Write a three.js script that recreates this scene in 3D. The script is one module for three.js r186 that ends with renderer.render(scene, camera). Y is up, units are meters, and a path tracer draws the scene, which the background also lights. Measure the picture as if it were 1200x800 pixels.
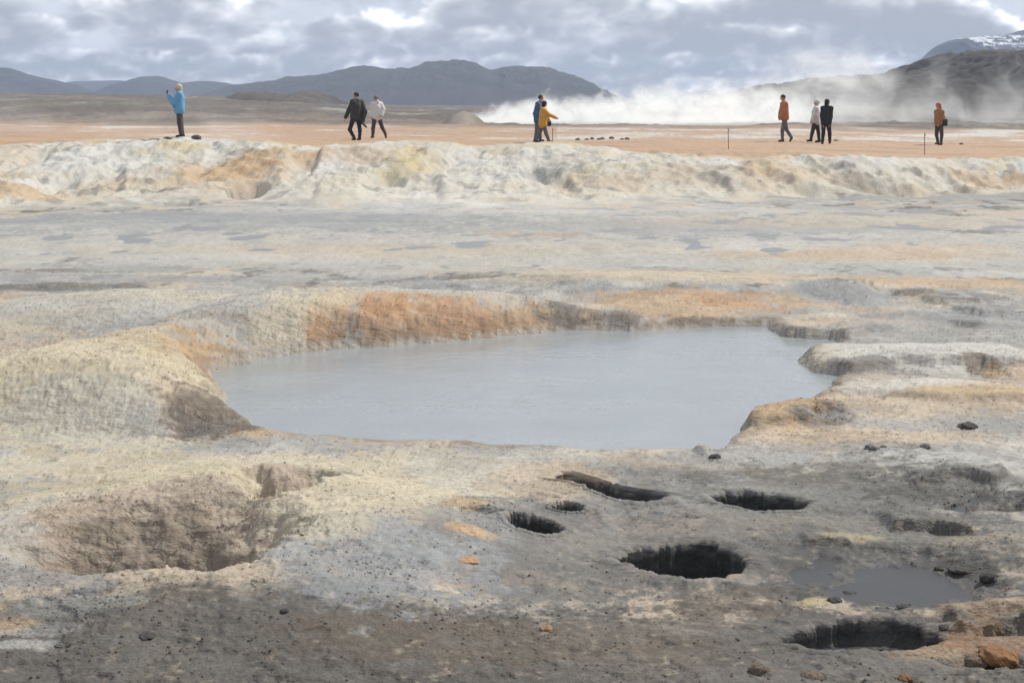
import * as THREE from 'three';
import { mergeGeometries, mergeVertices } from 'three/addons/utils/BufferGeometryUtils.js';

// ---------------------------------------------------------------- camera, sky, sun, exposure
const F = 1800, CX = 600, HY = 122, EYE = 2.5;          // focal length and horizon of a 1200 x 800 frame, eye height over the pool
const scene = new THREE.Scene();
const camera = new THREE.PerspectiveCamera(2 * Math.atan((800 - HY) / F) * 180 / Math.PI, 1200 / (2 * (800 - HY)), 0.1, 20000);
camera.setViewOffset(1200, 2 * (800 - HY), 0, 2 * (800 - HY) - 800, 1200, 800);   // lower part of a level view
camera.position.set(0, EYE, 0);
camera.lookAt(0, EYE, -10);
camera.updateProjectionMatrix();
const renderer = new THREE.WebGLRenderer({ antialias: true });
renderer.toneMapping = THREE.LinearToneMapping;
renderer.toneMappingExposure = 1.12;
renderer.shadowMap.enabled = true;
const sun = new THREE.DirectionalLight(new THREE.Color(1, 0.955, 0.86), 4.0);
sun.position.set(60, 84, -58);
sun.target.position.set(0, 0, -20);
sun.castShadow = true;
sun.shadow.radius = 4;
Object.assign(sun.shadow.camera, { left: -60, right: 60, top: 60, bottom: -60, near: 1, far: 300 });
scene.add(sun, sun.target);
scene.fog = new THREE.FogExp2(new THREE.Color(0.6, 0.73, 1.0), 0.00034);

// ---------------------------------------------------------------- noise and small helpers
let seed = 12345;
const rnd = () => { seed = (seed + 0x6d2b79f5) | 0; let t = Math.imul(seed ^ (seed >>> 15), 1 | seed); t = (t + Math.imul(t ^ (t >>> 7), 61 | t)) ^ t; return ((t ^ (t >>> 14)) >>> 0) / 4294967296; };
const PM = new Uint8Array(1024); { const p = [...Array(512).keys()].map((i) => i & 255); for (let i = 255; i > 0; i--) { const j = Math.floor(rnd() * (i + 1)); [p[i], p[j]] = [p[j], p[i]]; } for (let i = 0; i < 1024; i++) PM[i] = p[i & 255]; }
const GX = new Float32Array(256), GY = new Float32Array(256); for (let i = 0; i < 256; i++) { const a = rnd() * Math.PI * 2; GX[i] = Math.cos(a); GY[i] = Math.sin(a); }
function n2(x, y) {
  const fx = Math.floor(x), fy = Math.floor(y), X = fx & 255, Y = fy & 255; x -= fx; y -= fy;
  const u = x * x * x * (x * (x * 6 - 15) + 10), v = y * y * y * (y * (y * 6 - 15) + 10);
  const a = PM[PM[X] + Y], b = PM[PM[X + 1] + Y], c = PM[PM[X] + Y + 1], d = PM[PM[X + 1] + Y + 1];
  const p = GX[a] * x + GY[a] * y, q = GX[b] * (x - 1) + GY[b] * y, r = GX[c] * x + GY[c] * (y - 1), s = GX[d] * (x - 1) + GY[d] * (y - 1);
  return 1.5 * (p + u * (q - p) + v * (r + u * (s - r) - p - u * (q - p)));
}
function fbm(x, y, o) { let s = 0, a = 1, t = 0; for (let i = 0; i < o; i++) { s += a * n2(x, y); t += a; a *= 0.5; x = x * 2.03 + 17.3; y = y * 2.03 + 5.7; } return s / t; }
function billow(x, y, o) { let s = 0, a = 1, t = 0; for (let i = 0; i < o; i++) { s += a * Math.abs(n2(x, y)); t += a; a *= 0.5; x = x * 2.03 + 17.3; y = y * 2.03 + 5.7; } return s / t; }
const clamp = (x, a, b) => (x < a ? a : x > b ? b : x), lerp = (a, b, t) => a + (b - a) * t;
const sm = (a, b, x) => { const t = clamp((x - a) / (b - a), 0, 1); return t * t * (3 - 2 * t); };
function curve(pts) {                                   // piecewise smooth function through [x, y] pairs
  return (x) => {
    if (x <= pts[0][0]) return pts[0][1];
    for (let i = 1; i < pts.length; i++) if (x <= pts[i][0]) { const t = (x - pts[i - 1][0]) / (pts[i][0] - pts[i - 1][0]), s = t * t * (3 - 2 * t) * 0.5 + t * 0.5; return lerp(pts[i - 1][1], pts[i][1], s); }
    return pts[pts.length - 1][1];
  };
}
const G = (px, py, h = 0) => { const d = (EYE - h) * F / (py - HY); return [(px - CX) * d / F, d]; };   // survey: where a sight line meets the level h (x, distance ahead)
const uOf = (pts) => pts.map(([px, v]) => [(px - CX) / F, v]);
const names = new Map();
const numbered = (n) => { const k = names.get(n) ?? 0; names.set(n, k + 1); return k ? n + '_' + String(k).padStart(3, '0') : n; };
function tag(o, label, category, group, kind) { Object.assign(o.userData, { label }); if (category) o.userData.category = category; if (group) o.userData.group = group; if (kind) o.userData.kind = kind; return o; }
function put(name, geo, mat, parent = scene) {
  const m = new THREE.Mesh(geo, mat); m.name = parent === scene ? numbered(name) : name; m.castShadow = m.receiveShadow = true; parent.add(m); return m;
}

// ---------------------------------------------------------------- sky: rows of cumulus, seen farther and flatter towards the horizon
{
  const W = 4096, H = 3072, data = new Float32Array(W * H * 4), rows = [];
  for (let b = 0.1, k = 0; b < 80; k++) { const size = 0.5 + b * 0.5; rows.push({ b, size, k }); b += size * 0.72; }
  const cloudAt = (az, el, v) => {
    const air = sm(0, 14, el); v[0] = lerp(0.86, 0.42, air); v[1] = lerp(0.90, 0.56, air); v[2] = lerp(0.95, 0.76, air);
    for (const { b, size, k } of rows) {
      if (el < b - size * 0.6 || el > b + size * 2.2) continue;
      const sx = size * 1.2, wx = 0.5 * fbm(az / sx * 1.1 + k * 9, el / size * 1.1, 3), q = fbm(az / sx * 0.8 + wx + k * 31.7, el / size * 1.2 + k * 7, 6), bb = billow(az / sx * 1.7 + wx + k * 3, el / size * 2.4 + wx, 5), cov = clamp(0.55 + 1.15 * fbm(az / sx * 0.28 + k * 11.3, k * 3.7, 3), 0, 1);
      const e = el + size * (0.34 * q + 0.5 * (bb - 0.3)), f = (e - b) / (size * (0.4 + 1.3 * cov)), al = sm(-0.25, 0.12, f) * sm(1.0, 0.86, f) * sm(0.1, 0.34, cov);
      if (al <= 0) continue;
      const big = fbm(az / sx * 0.35 + 50, el / size * 0.3 + k * 5, 3), lit = clamp(Math.pow(clamp(f, 0, 1), 1.3) * 1.0 + 0.75 * q + (0.28 - bb) * 0.9 + big * 0.7 - 0.04, 0, 1), L = 0.47 + 1.2 * lit * lit + 0.12 * lit;
      v[0] = lerp(v[0], L * lerp(0.90, 1.0, lit), al); v[1] = lerp(v[1], L * lerp(0.97, 1.0, lit), al); v[2] = lerp(v[2], L * lerp(1.07, 1.0, lit), al);
    }
    const st = sm(-0.05, 0.45, fbm(az * 0.03 + 3.3, el * 0.30 + 8.2, 4) + 0.05);         // a thin grey sheet over it
    v[0] = lerp(v[0], 0.46, st * 0.3); v[1] = lerp(v[1], 0.49, st * 0.3); v[2] = lerp(v[2], 0.54, st * 0.3);
  };
  const v = [0, 0, 0], w = [0, 0, 0];
  for (let r = 0; r < H; r++) {
    const el = ((r + 0.5) / H - 0.5) * 180, step = el > 14 ? 8 : el > 6 ? 2 : 1;
    for (let c = 0; c < W; c += step) {
      if (el < -0.3) { v[0] = 0.3; v[1] = 0.28; v[2] = 0.25; }
      else {
        let az = ((c + 0.5) / W - 0.5) * 360 + 90; if (az > 180) az -= 360;              // 0 = straight ahead; the join lies behind
        cloudAt(az, Math.max(el, 0), v);
        if (az > 150) { cloudAt(az - 360, Math.max(el, 0), w); const t = sm(150, 180, az); for (let i = 0; i < 3; i++) v[i] = lerp(v[i], w[i], t); }
      }
      for (let k = 0; k < step; k++) { const o = (r * W + c + k) * 4; data[o] = v[0]; data[o + 1] = v[1]; data[o + 2] = v[2]; data[o + 3] = 1; }
    }
  }
  const t = new THREE.DataTexture(data, W, H, THREE.RGBAFormat, THREE.FloatType);
  t.mapping = THREE.EquirectangularReflectionMapping; t.magFilter = t.minFilter = THREE.LinearFilter; t.needsUpdate = true;
  scene.background = t; scene.environment = t;
}

// ---------------------------------------------------------------- textures of grain
function grain(size, fn, srgb) {
  const d = new Uint8Array(size * size * 4);
  for (let y = 0; y < size; y++) for (let x = 0; x < size; x++) { const v = clamp(fn(x / size, y / size), 0, 1) * 255, o = (y * size + x) * 4; d[o] = d[o + 1] = d[o + 2] = v; d[o + 3] = 255; }
  const t = new THREE.DataTexture(d, size, size); t.wrapS = t.wrapT = THREE.RepeatWrapping; t.magFilter = t.minFilter = THREE.LinearFilter;
  if (srgb) t.colorSpace = THREE.SRGBColorSpace; t.needsUpdate = true; return t;
}
const tile = (f, P) => (u, v) => { const x = u * P, y = v * P, a = sm(0.0, 1, u), b = sm(0, 1, v); return lerp(lerp(f(x, y), f(x - P, y), a), lerp(f(x, y - P), f(x - P, y - P), a), b); };
const soilBump = grain(1024, tile((x, y) => 0.5 + 0.55 * fbm(x * 3, y * 3, 6) - 0.22 * billow(x * 9 + 3, y * 9, 3) + 0.1, 8));
const soilTone = grain(1024, tile((x, y) => 0.90 + 0.13 * fbm(x * 9 + 50, y * 9, 5) + 0.07 * n2(x * 60, y * 60) - 0.16 * sm(0.35, 0.6, n2(x * 22 + 9, y * 22)), 8), true);
const waterBump = grain(1024, tile((x, y) => 0.5 + (0.3 * fbm(x * 1.6, y * 2.2, 5) + 0.14 * n2(x * 7, y * 9)) * (0.4 + sm(-0.3, 0.5, fbm(x * 0.5, y * 0.5, 2))), 8));
const waterTone = grain(512, tile((x, y) => 0.95 + 0.09 * fbm(x * 0.5 + 0.6 * fbm(x * 0.5, y * 0.5 + 3, 2), y * 0.5, 5), 8), true);
const clothTone = grain(256, tile((x, y) => 0.88 + 0.12 * fbm(x * 6, y * 6, 4), 8), true);

// ---------------------------------------------------------------- the lie of the land
const POOL = [[243, 440], [270, 431], [300, 423], [350, 413], [400, 409], [470, 405], [520, 400], [560, 397], [600, 393], [640, 389], [680, 387], [740, 388], [800, 385], [850, 383], [900, 382], [908, 389], [915, 395], [960, 397], [985, 400], [980, 408], [945, 414], [936, 427], [955, 436], [988, 443], [975, 455], [950, 472], [915, 487], [880, 495], [866, 503], [876, 509], [850, 520], [835, 531], [780, 533], [720, 533], [670, 531], [620, 527], [560, 523], [480, 519], [400, 517], [330, 512], [300, 502], [275, 486], [259, 476], [266, 466], [255, 455]].map(([x, y]) => G(x, y));
const PX0 = -6, PX1 = 7, PD0 = 8.5, PD1 = 20.5, PC = 0.035, PW = Math.ceil((PX1 - PX0) / PC), PH = Math.ceil((PD1 - PD0) / PC), PS = new Float32Array(PW * PH);
for (let j = 0; j < PH; j++) for (let i = 0; i < PW; i++) {
  const x = PX0 + i * PC, y = PD0 + j * PC; let m = 1e9, inside = false;
  for (let a = 0, b = POOL.length - 1; a < POOL.length; b = a++) {
    const [ax, ay] = POOL[a], [bx, by] = POOL[b], ex = bx - ax, ey = by - ay, t = clamp(((x - ax) * ex + (y - ay) * ey) / (ex * ex + ey * ey), 0, 1), qx = x - ax - t * ex, qy = y - ay - t * ey;
    m = Math.min(m, qx * qx + qy * qy);
    if ((ay > y) !== (by > y) && x < (bx - ax) * (y - ay) / (by - ay) + ax) inside = !inside;
  }
  PS[j * PW + i] = Math.sqrt(m) * (inside ? -1 : 1);
}
function poolDist(x, d) {
  const i = (x - PX0) / PC, j = (d - PD0) / PC; if (i < 0 || j < 0 || i >= PW - 1 || j >= PH - 1) return 3;
  const a = Math.floor(i), b = Math.floor(j), u = i - a, v = j - b, k = b * PW + a;
  return lerp(lerp(PS[k], PS[k + 1], u), lerp(PS[k + PW], PS[k + PW + 1], u), v);
}
// rounded mounds: sight px, py, assumed height, half width and half depth in metres, height, sharpness
const MOUNDS = [
  [270, 605, 0.25, 2.0, 2.35, 0.26, 1.6], [60, 440, 0.3, 1.75, 1.35, 0.34, 1.0], [185, 452, 0.3, 0.85, 0.85, 0.14, 1.2],
  [150, 352, 0.22, 2.3, 2.4, 0.24, 1.5], [690, 332, 0.12, 3.6, 2.8, 0.15, 1.5], [880, 336, 0.12, 1.6, 1.8, 0.06, 1.5], [985, 342, 0.08, 0.62, 0.95, 0.17, 1.2],
  [1130, 420, 0.08, 1.6, 1.3, 0.03, 1.4], [1110, 462, 0.08, 1.7, 0.9, 0.06, 1.2], [935, 487, 0.06, 0.55, 0.42, 0.06, 0.9],
  [570, 605, 0.08, 0.3, 0.4, 0.09, 1.3], [430, 700, 0.08, 1.0, 0.55, 0.05, 1.3], [543, 145.5, 1.1, 1.5, 3.5, 0.8, 1.1], [1180, 660, 0.03, 0.6, 0.6, 0.08, 1.3], [838, 537, 0, 0.07, 0.1, 0.05, 1],
].map(([px, py, h0, rx, rd, h, p]) => { const [x, d] = G(px, py, h0); return { x, d, rx, rd, h, p }; });
// ridge round the back of the pool
const RIDGE = [[-60, 440, 0.3], [60, 432, 0.33], [175, 404, 0.36], [280, 368, 0.38], [370, 344, 0.37], [480, 347, 0.35], [600, 355, 0.26], [700, 366, 0.13], [800, 371, 0.05], [880, 373, 0.02]].map(([a, b, h]) => [...G(a, b, h), h]);
// lobes with a scarp that faces the viewer: front edge sights (left to right), height, length behind, steepness of the front
const LOBES = [
  { e: [[898, 388], [915, 398], [950, 402], [985, 404], [1025, 399]], h: 0.07, L: 1.2, w: 0.1 },
  { e: [[936, 426], [955, 437], [1000, 441], [1040, 440], [1065, 436], [1100, 435], [1150, 439], [1240, 437]], h: 0.085, L: 2.3, w: 0.14 },
  { e: [[940, 477], [960, 471], [1000, 470], [1050, 478], [1110, 481], [1240, 484]], h: 0.045, L: 1.4, w: 0.16 },
  { e: [[864, 505], [880, 510], [930, 504], [975, 503], [1008, 497]], h: 0.07, L: 0.8, w: 0.1 },
  { e: [[1040, 632], [1060, 631], [1095, 630], [1130, 637], [1152, 641]], h: 0.075, L: 0.55, w: 0.05 },
  { e: [[940, 649], [960, 646], [985, 646], [1006, 650]], h: 0.035, L: 0.3, w: 0.04 },
  { e: [[1060, 573], [1090, 571], [1130, 570], [1160, 575], [1192, 568]], h: 0.06, L: 0.5, w: 0.06 },
  { e: [[1120, 601], [1150, 603], [1180, 598], [1230, 598]], h: 0.05, L: 0.35, w: 0.05 },
  { e: [[1105, 748], [1130, 755], [1160, 752], [1180, 744], [1240, 742]], h: 0.08, L: 0.5, w: 0.05 },
  { e: [[1050, 350], [1075, 351], [1105, 353]], h: 0.06, L: 1.0, w: 0.1 }, { e: [[1085, 360], [1120, 362], [1160, 361]], h: 0.06, L: 1.0, w: 0.1 }, { e: [[1120, 371], [1160, 374], [1190, 373], [1230, 378]], h: 0.06, L: 0.9, w: 0.1 },
  { e: [[1120, 386], [1145, 388], [1160, 387]], h: 0.04, L: 0.6, w: 0.08 },
  { e: [[975, 331], [990, 334], [1010, 336], [1030, 338]], h: 0.05, L: 0.5, w: 0.1 },
].map((o) => { const p = o.e.map(([a, b]) => G(a, b, 0)); return { ...o, f: curve(p), x0: p[0][0], x1: p[p.length - 1][0], d0: Math.min(...p.map((q) => q[1])) - o.w, d1: Math.max(...p.map((q) => q[1])) + o.L }; });
// hollows without overhang: px, py, level, half width px, half depth px, depth, wall sharpness 0..1
const BOWLS = [
  [186, 636, 0.20, 164, 43, 0.40, 0.5], [95, 632, 0.2, 66, 17, 0.10, 0.7], [205, 655, 0.2, 90, 14, 0.1, 0.6], [300, 628, 0.22, 60, 20, 0.08, 0.4], [325, 570, 0.22, 46, 19, 0.30, 0.65], [362, 556, 0.22, 36, 11, 0.16, 0.65], [297, 556, 0.22, 22, 11, 0.12, 0.4],
  [1040, 686, 0, 140, 38, 0.045, 0.7], [1090, 695, 0, 100, 28, 0.02, 0.6], [1110, 588, 0, 75, 18, 0.05, 0.6], [1168, 600, 0, 50, 9, 0.05, 0.5], 
  [245, 500, 0.05, 55, 13, 0.16, 0.5], [1155, 437, 0.05, 26, 8, 0.12, 0.6], [1165, 748, 0, 60, 12, 0.06, 0.5], [1165, 790, 0, 60, 9, 0.06, 0.6], [560, 620, 0.05, 30, 6, 0.05, 0.5], [985, 392, 0, 45, 6, 0.06, 0.6], [975, 497, 0.03, 30, 5, 0.08, 0.7], [1060, 438, 0.05, 24, 6, 0.1, 0.6],
  [664, 381, 0.1, 20, 7, 0.14, 0.7], [55, 340, 0, 70, 5, 0.05, 0.6], [520, 331, 0.05, 60, 5, 0.08, 0.6], [60, 762, 0, 75, 22, 0.02, 0.5], [860, 545, 0, 105, 12, 0.02, 0.4],
].map(([px, py, h0, a, b, dep, s]) => { const [x, d] = G(px, py, h0), d1 = G(px, py - b, h0)[1], d2 = G(px, py + b, h0)[1]; return { x, d: (d1 + d2) / 2, rx: a * d / F, rd: (d1 - d2) / 2, dep, s }; });
// vent holes: outline sights, depth
const VENTS = [
  { p: [[648, 562], [662, 558], [692, 566], [720, 574], [752, 579], [784, 587], [772, 590], [738, 591], [708, 585], [682, 575], [656, 567]], dep: 0.3 },
  { p: [[645, 602], [655, 597], [672, 597], [684, 601], [680, 606], [664, 608], [650, 606]], dep: 0.24 },
  { p: [[593, 630], [604, 622], [628, 619], [652, 624], [661, 632], [650, 638], [625, 641], [603, 637]], dep: 0.28 },
  { p: [[722, 656], [744, 650], [768, 649], [796, 643], [830, 640], [858, 650], [875, 667], [866, 680], [836, 685], [800, 683], [768, 677], [740, 668]], dep: 0.32 },
  { p: [[836, 591], [850, 585], [890, 584], [930, 588], [945, 597], [934, 603], [890, 603], [858, 599]], dep: 0.24 },
  { p: [[950, 738], [985, 733], [1030, 732], [1075, 735], [1104, 747], [1090, 760], [1050, 768], [1000, 768], [950, 764], [918, 756], [925, 746]], dep: 0.13, wide: 1 },
].map(({ p, dep, h0 = 0.03, wide = 0 }) => {
  const w = p.map(([a, b]) => G(a, b, h0)), cv = new THREE.CatmullRomCurve3(w.map(([x, d]) => new THREE.Vector3(x, 0, d)), true).getPoints(220), c = w.reduce((q, v) => [q[0] + v[0] / w.length, q[1] + v[1] / w.length], [0, 0]), N = 256, R = new Float32Array(N), big = Math.max(...cv.map((v) => Math.hypot(v.x - c[0], v.z - c[1])));
  const pol = cv.map((v) => [Math.atan2(v.z - c[1], v.x - c[0]), Math.hypot(v.x - c[0], v.z - c[1])]).sort((a, b) => a[0] - b[0]);
  for (let i = 0; i < N; i++) { const t = -Math.PI + i / N * 2 * Math.PI; let k = pol.findIndex((v) => v[0] > t); const a = pol[(k - 1 + pol.length) % pol.length], b = pol[Math.max(k, 0) % pol.length], da = (t - a[0] + 4 * Math.PI) % (2 * Math.PI), db = (b[0] - t + 4 * Math.PI) % (2 * Math.PI); R[i] = lerp(a[1], b[1], da / (da + db + 1e-9)); }
  const S = R.map((_, i) => { let q = 0; for (let k = -2; k <= 2; k++) q += R[(i + k + N) % N] / 5; return q * (1 + 0.10 * n2(i * 0.15, c[0]) + 0.07 * n2(i * 0.43, c[1]) + 0.03 * n2(i * 1.1, c[0] + 3)); });
  return { x: c[0], d: c[1], R: S, big: big * 2, dep, wide };
});
const ventR = (v, an) => { const q = (an + Math.PI) / (2 * Math.PI) * 256, i = Math.floor(q), t = q - i; return lerp(v.R[(i + 256) % 256], v.R[(i + 1) % 256], t); };
let OPEN = true;                                         // whether the ground sheet is cut open under the vents
const bankBase = curve(uOf([[-300, 248], [0, 250], [100, 246], [200, 241], [300, 238], [400, 245], [480, 241], [560, 245], [680, 245], [760, 239], [860, 237], [950, 232], [1050, 230], [1200, 228], [1500, 228]]));
const bankCrest = curve(uOf([[-300, 170], [0, 171], [100, 166], [170, 164], [208, 162], [245, 164], [300, 166], [345, 169], [405, 170], [465, 166], [520, 168], [590, 170], [650, 168], [700, 172], [760, 179], [820, 183], [880, 188], [950, 187], [1040, 184], [1100, 186], [1200, 184], [1500, 184]]));
const crestDist = curve(uOf([[-300, 49], [0, 48.5], [208, 48.6], [330, 46.5], [420, 47], [560, 48], [650, 49], [760, 47], [900, 46], [1200, 47]]));
const plateau = curve([[-0.45, 1.27], [-0.33, 1.25], [-0.1, 1.15], [0.02, 1.03], [0.178, 1.06], [0.205, 0.965], [0.28, 0.85], [0.45, 0.82]]);
const farRise = curve(uOf([[-300, 8.5], [0, 8.0], [250, 7.0], [330, 5.5], [480, 1.2], [620, 0.4], [760, -1.5], [1200, -3]]));

const T = { x: 0, d: 0, h: 0, sd: 3, pit: 0, bank: 0, scarp: 0, bowl: 0, mound: 0, crust: 0 };
function land(x, d) {
  const u = x / d; let h = 0;
  T.x = x; T.d = d; T.pit = 0; T.scarp = 0; T.bowl = 0; T.mound = 0; T.bank = 0; T.crust = 0;
  if (d < 34) {
    const wv = n2(x * 1.1 + 7, d * 1.1) * 0.14, wu = n2(x * 1.1 - 30, d * 1.1 + 11) * 0.14;
    const sd0 = poolDist(x, d), sd = sd0 + (sd0 < 0.6 && sd0 > -0.6 ? 0.10 * fbm(x * 2.3, d * 2.3 + 9, 4) : 0); T.sd = sd;
    h = 0.045 + 0.03 * fbm(x * 0.55, d * 0.55, 3) + 0.018 * n2(x * 2.1 + 5, d * 2.1);
    let mh = 0;
    for (const m of MOUNDS) {
      const a = (x + wv - m.x) / m.rx, b = (d + wu - m.d) / m.rd, e = a * a + b * b;
      if (e < 1) { const v = m.h * Math.pow(1 - e, m.p); mh = mh + v - Math.min(mh, v) * 0.55; }
    }
    if (d > 10 && d < 22) {
      let rh = 0;
      for (let i = 1; i < RIDGE.length; i++) {
        const [ax, ad, ah] = RIDGE[i - 1], [bx, bd, bh] = RIDGE[i], ex = bx - ax, ed = bd - ad, t = clamp(((x + wv - ax) * ex + (d + wu - ad) * ed) / (ex * ex + ed * ed), 0, 1);
        const qx = x + wv - ax - t * ex, qd = d + wu - ad - t * ed, q = Math.sqrt(qx * qx + qd * qd), hh = lerp(ah, bh, t), R = 0.9 + hh * 2.6;
        if (q < R) rh = Math.max(rh, hh * (1 - sm(0.1, 1, q / R)));
      }
      mh = Math.max(mh, rh) + 0.25 * Math.min(mh, rh);
    }
    T.mound = mh;
    h += mh;
    for (const o of LOBES) {
      if (d < o.d0 - 0.2 || d > o.d1 + 0.2 || x < o.x0 || x > o.x1) continue;
      const wob = 0.13 * o.L * fbm(x * 4 / (o.L + 0.3), d * 0.6 + o.h * 77, 3) + 0.04 * Math.min(1, o.L) * fbm(x * 4, d * 4 + o.h * 50, 2) , t = d - o.f(x) - wob;
      const s = (x - o.x0) / (o.x1 - o.x0), side = sm(0, 0.14, s) * sm(1, 0.86, s);
      const v = o.h * side * (t < 0 ? sm(-o.w, 0, t) : 1 - sm(o.L * 0.15, o.L, t)); h += v;
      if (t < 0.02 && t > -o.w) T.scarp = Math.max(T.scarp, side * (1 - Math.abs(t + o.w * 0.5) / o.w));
    }
    for (const m of BOWLS) {
      const a = (x - m.x) / m.rx, b = (d - m.d) / m.rd; if (a * a + b * b > 3) continue;
      const e = Math.sqrt(a * a + b * b) + 0.28 * fbm((x + 31) * 1.3 / m.rx, (d + 7) * 1.3 / m.rx, 3) + (m.x > 1 ? 0.3 * fbm(x * 5 + 9, d * 3.6, 3) : 0);
      if (e < 1.2) { const v = sm(1.15, 0.62 * m.s + 0.05, e); h -= m.dep * v; T.bowl = Math.max(T.bowl, v * Math.min(1, m.dep * 8)); }
    }
    // the shore: banks fall steeply into the pool
    if (sd < 2) {
      const w = (0.10 + 1.25 * Math.min(T.mound, 0.4)) * (1 + 0.55 * fbm(x * 1.3 + 4, d * 1.3, 3));
      const k = sm(-0.02, w, sd), hs = Math.max(h, 0.03);
      h = sd < 0 ? -0.3 * sm(0.02, -0.35, sd) - 0.004 : hs * (0.18 * sm(-0.03, 0.03, sd) + 0.82 * k) + 0.004;
    }
    for (const m of VENTS) {
      const a = x - m.x, b = d - m.d, r = Math.hypot(a, b); if (r > m.big) continue;
      const e = r / ventR(m, Math.atan2(b, a));
      if (e < 1.7) h += (m.wide ? 0.0 : 0.012) * sm(1.7, 1.15, e) - 0.012 * sm(1.15, 0.98, e);
      if (OPEN && e < 1.08) { h -= (m.dep + 0.25) * sm(1.08, 0.98, e); T.pit = 1; }
    }
    // crumbs and crust
    if (d < 24 && sd > 0 && T.pit === 0) { const cf = fbm(x * 1.5 + 81, (d + h) * 1.5, 5) + 0.35 * fbm(x * 7.5, (d + h) * 7.5 + 4, 3) + 0.04; T.crust = sm(0.0, 0.05, cf); h += 0.010 * T.crust * sm(0, 0.2, sd); }
    const rough = T.pit > 0 ? 0 : sm(0.0, 0.12, sd) * (0.5 + 1.3 * sm(0.05, 0.3, T.mound) + T.bowl * 0.5 + T.scarp * 1.0), y = d + 1.5 * h;
    const lump = 0.35 - billow(x * 5.1 + 3, y * 5.1, 3), clod = 0.33 - billow(x * 15 + 8, y * 15 + 2, 3), side = fbm(x * 7.3 - 20, y * 7.3, 3);
    h += rough * (0.015 * lump + 0.010 * clod * (0.55 + 0.8 * n2(x * 1.3 + 9, y * 1.3)) + 0.004 * n2(x * 38, y * 38)) + T.bowl * 0.025 * fbm(x * 3.2 + 70, y * 3.2, 4) + (x > 1 && d < 10 ? T.bowl * 0.13 * (0.22 - billow(x * 5 + 5, d * 3.4, 4)) : 0);
    if (T.pit === 0 && sd > 0.05) { T.d += rough * (0.018 * side + 0.005 * clod); T.x += rough * (0.012 * fbm(x * 7 + 60, y * 7, 2)); }
    if (d > 20) { const k = sm(20, 27, d); h = lerp(h, 0.02 + 0.085 * fbm(x * 0.8, d * 0.5, 5) + T.mound * (1 - k * 0.5), k); }
  } else { T.sd = 3; h = 0.02 + 0.085 * fbm(x * 0.8, d * 0.5, 5); }
  if (d > 30) {
    const db = EYE * F / (bankBase(u) - HY), dc = crestDist(u) + 0.5 * n2(x * 0.4, 3), hc = EYE - (bankCrest(u) - HY) * dc / F, hp = plateau(u);
    const t = (d + 0.8 * n2(x * 0.35 + 3, d * 0.3) - db) / (dc - db);
    if (t > 0) {
      const bumps = 0.22 * fbm(x * 0.55 + 20, d * 0.45, 4) + 0.24 * (0.36 - billow(x * 0.8, d * 0.6 + 40, 5)) - 0.2 * sm(0.2, 0.55, n2(x * 0.75 + 60, d * 0.16)) + 0.3 * n2(x * 0.17 + 2.5, d * 0.1) * (1 - sm(0.8, 1, t)) + 0.10 * fbm(x * 2.1, d * 1.6, 3);
      const up = t < 1 ? hc * (0.62 * sm(-0.1, 1, t) + 0.38 * Math.pow(t, 1.5)) : hc;
      let g = t < 1 ? up : lerp(hc, hp, sm(1, 1.35, t));
      g += bumps * sm(0, 0.35, t) * (t < 1 ? 1 : 1 - 0.86 * sm(1, 1.3, t)) * lerp(1, 0.45, sm(0.75, 1, t)) + 0.09 * (0.3 - billow(x * 2.4, d * 1.9, 3)) * sm(0, 0.3, t) * (1 - 0.8 * sm(1.1, 1.4, t));
      if (t > 1) g += 0.03 * sm(1.1, 1.5, t) * (fbm(x * 1.3, d * 0.7, 3) + 0.6 * fbm(x * 0.3, d * 1.1, 2));
      T.bank = t;
      h = Math.max(h * (1 - sm(0, 0.3, t)), 0) + g;
    }
    for (const m of BOWLS) {
      const a = (x - m.x) / m.rx, b = (d - m.d) / m.rd, e = Math.sqrt(a * a + b * b); if (e > 1.3 || m.d < 34) continue;
      h -= m.dep * sm(1.15, 0.3, e + 0.2 * fbm(x * 2, d * 2, 2)); T.bowl = Math.max(T.bowl, sm(1.15, 0.3, e));
    }
    if (d > 62) {
      for (const m of MOUNDS) if (m.d > 50) { const a = (x - m.x) / m.rx, b = (d - m.d) / m.rd, e = a * a + b * b; if (e < 1) h += m.h * Math.pow(1 - e, m.p); }
      const k = sm(78, 330, d), lava = sm(72, 110, d);
      h += k * farRise(u) * 0.42 + lava * (0.35 * fbm(x * 0.09, d * 0.05, 4) + 0.5 * (0.3 - billow(x * 0.13 + 5, d * 0.07, 4)) * sm(85, 130, d) + 0.42 * (0.3 - billow(x * 0.4, d * 0.22, 4)) * sm(80, 120, d)) + 0.03 * fbm(x * 1.1, d * 1.1, 2);
    }
  }
  T.h = h; return h;
}
const groundAt = (x, d) => land(x, d);

function seat(px, py) { let d = 5; for (; d < 90; d += d * 0.002) if (EYE - (py - HY) * d / F <= land((px - CX) * d / F, d)) break; return [(px - CX) * d / F, land((px - CX) * d / F, d), d]; }
for (const [px, py, a, rd, dep] of [[290, 222, 24, 1.2, 1.1], [1050, 222, 60, 1.0, 0.25], [12, 236, 16, 0.6, 0.2], [205, 240, 24, 0.5, 0.12], [450, 215, 26, 0.9, 0.25], [640, 205, 22, 0.8, 0.22], [60, 222, 26, 1.6, 0.2], [960, 226, 40, 0.8, 0.2]]) { const [x, , d] = seat(px, py); BOWLS.push({ x, d, rx: a * d / F, rd, dep, s: 0.5 }); }

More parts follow.
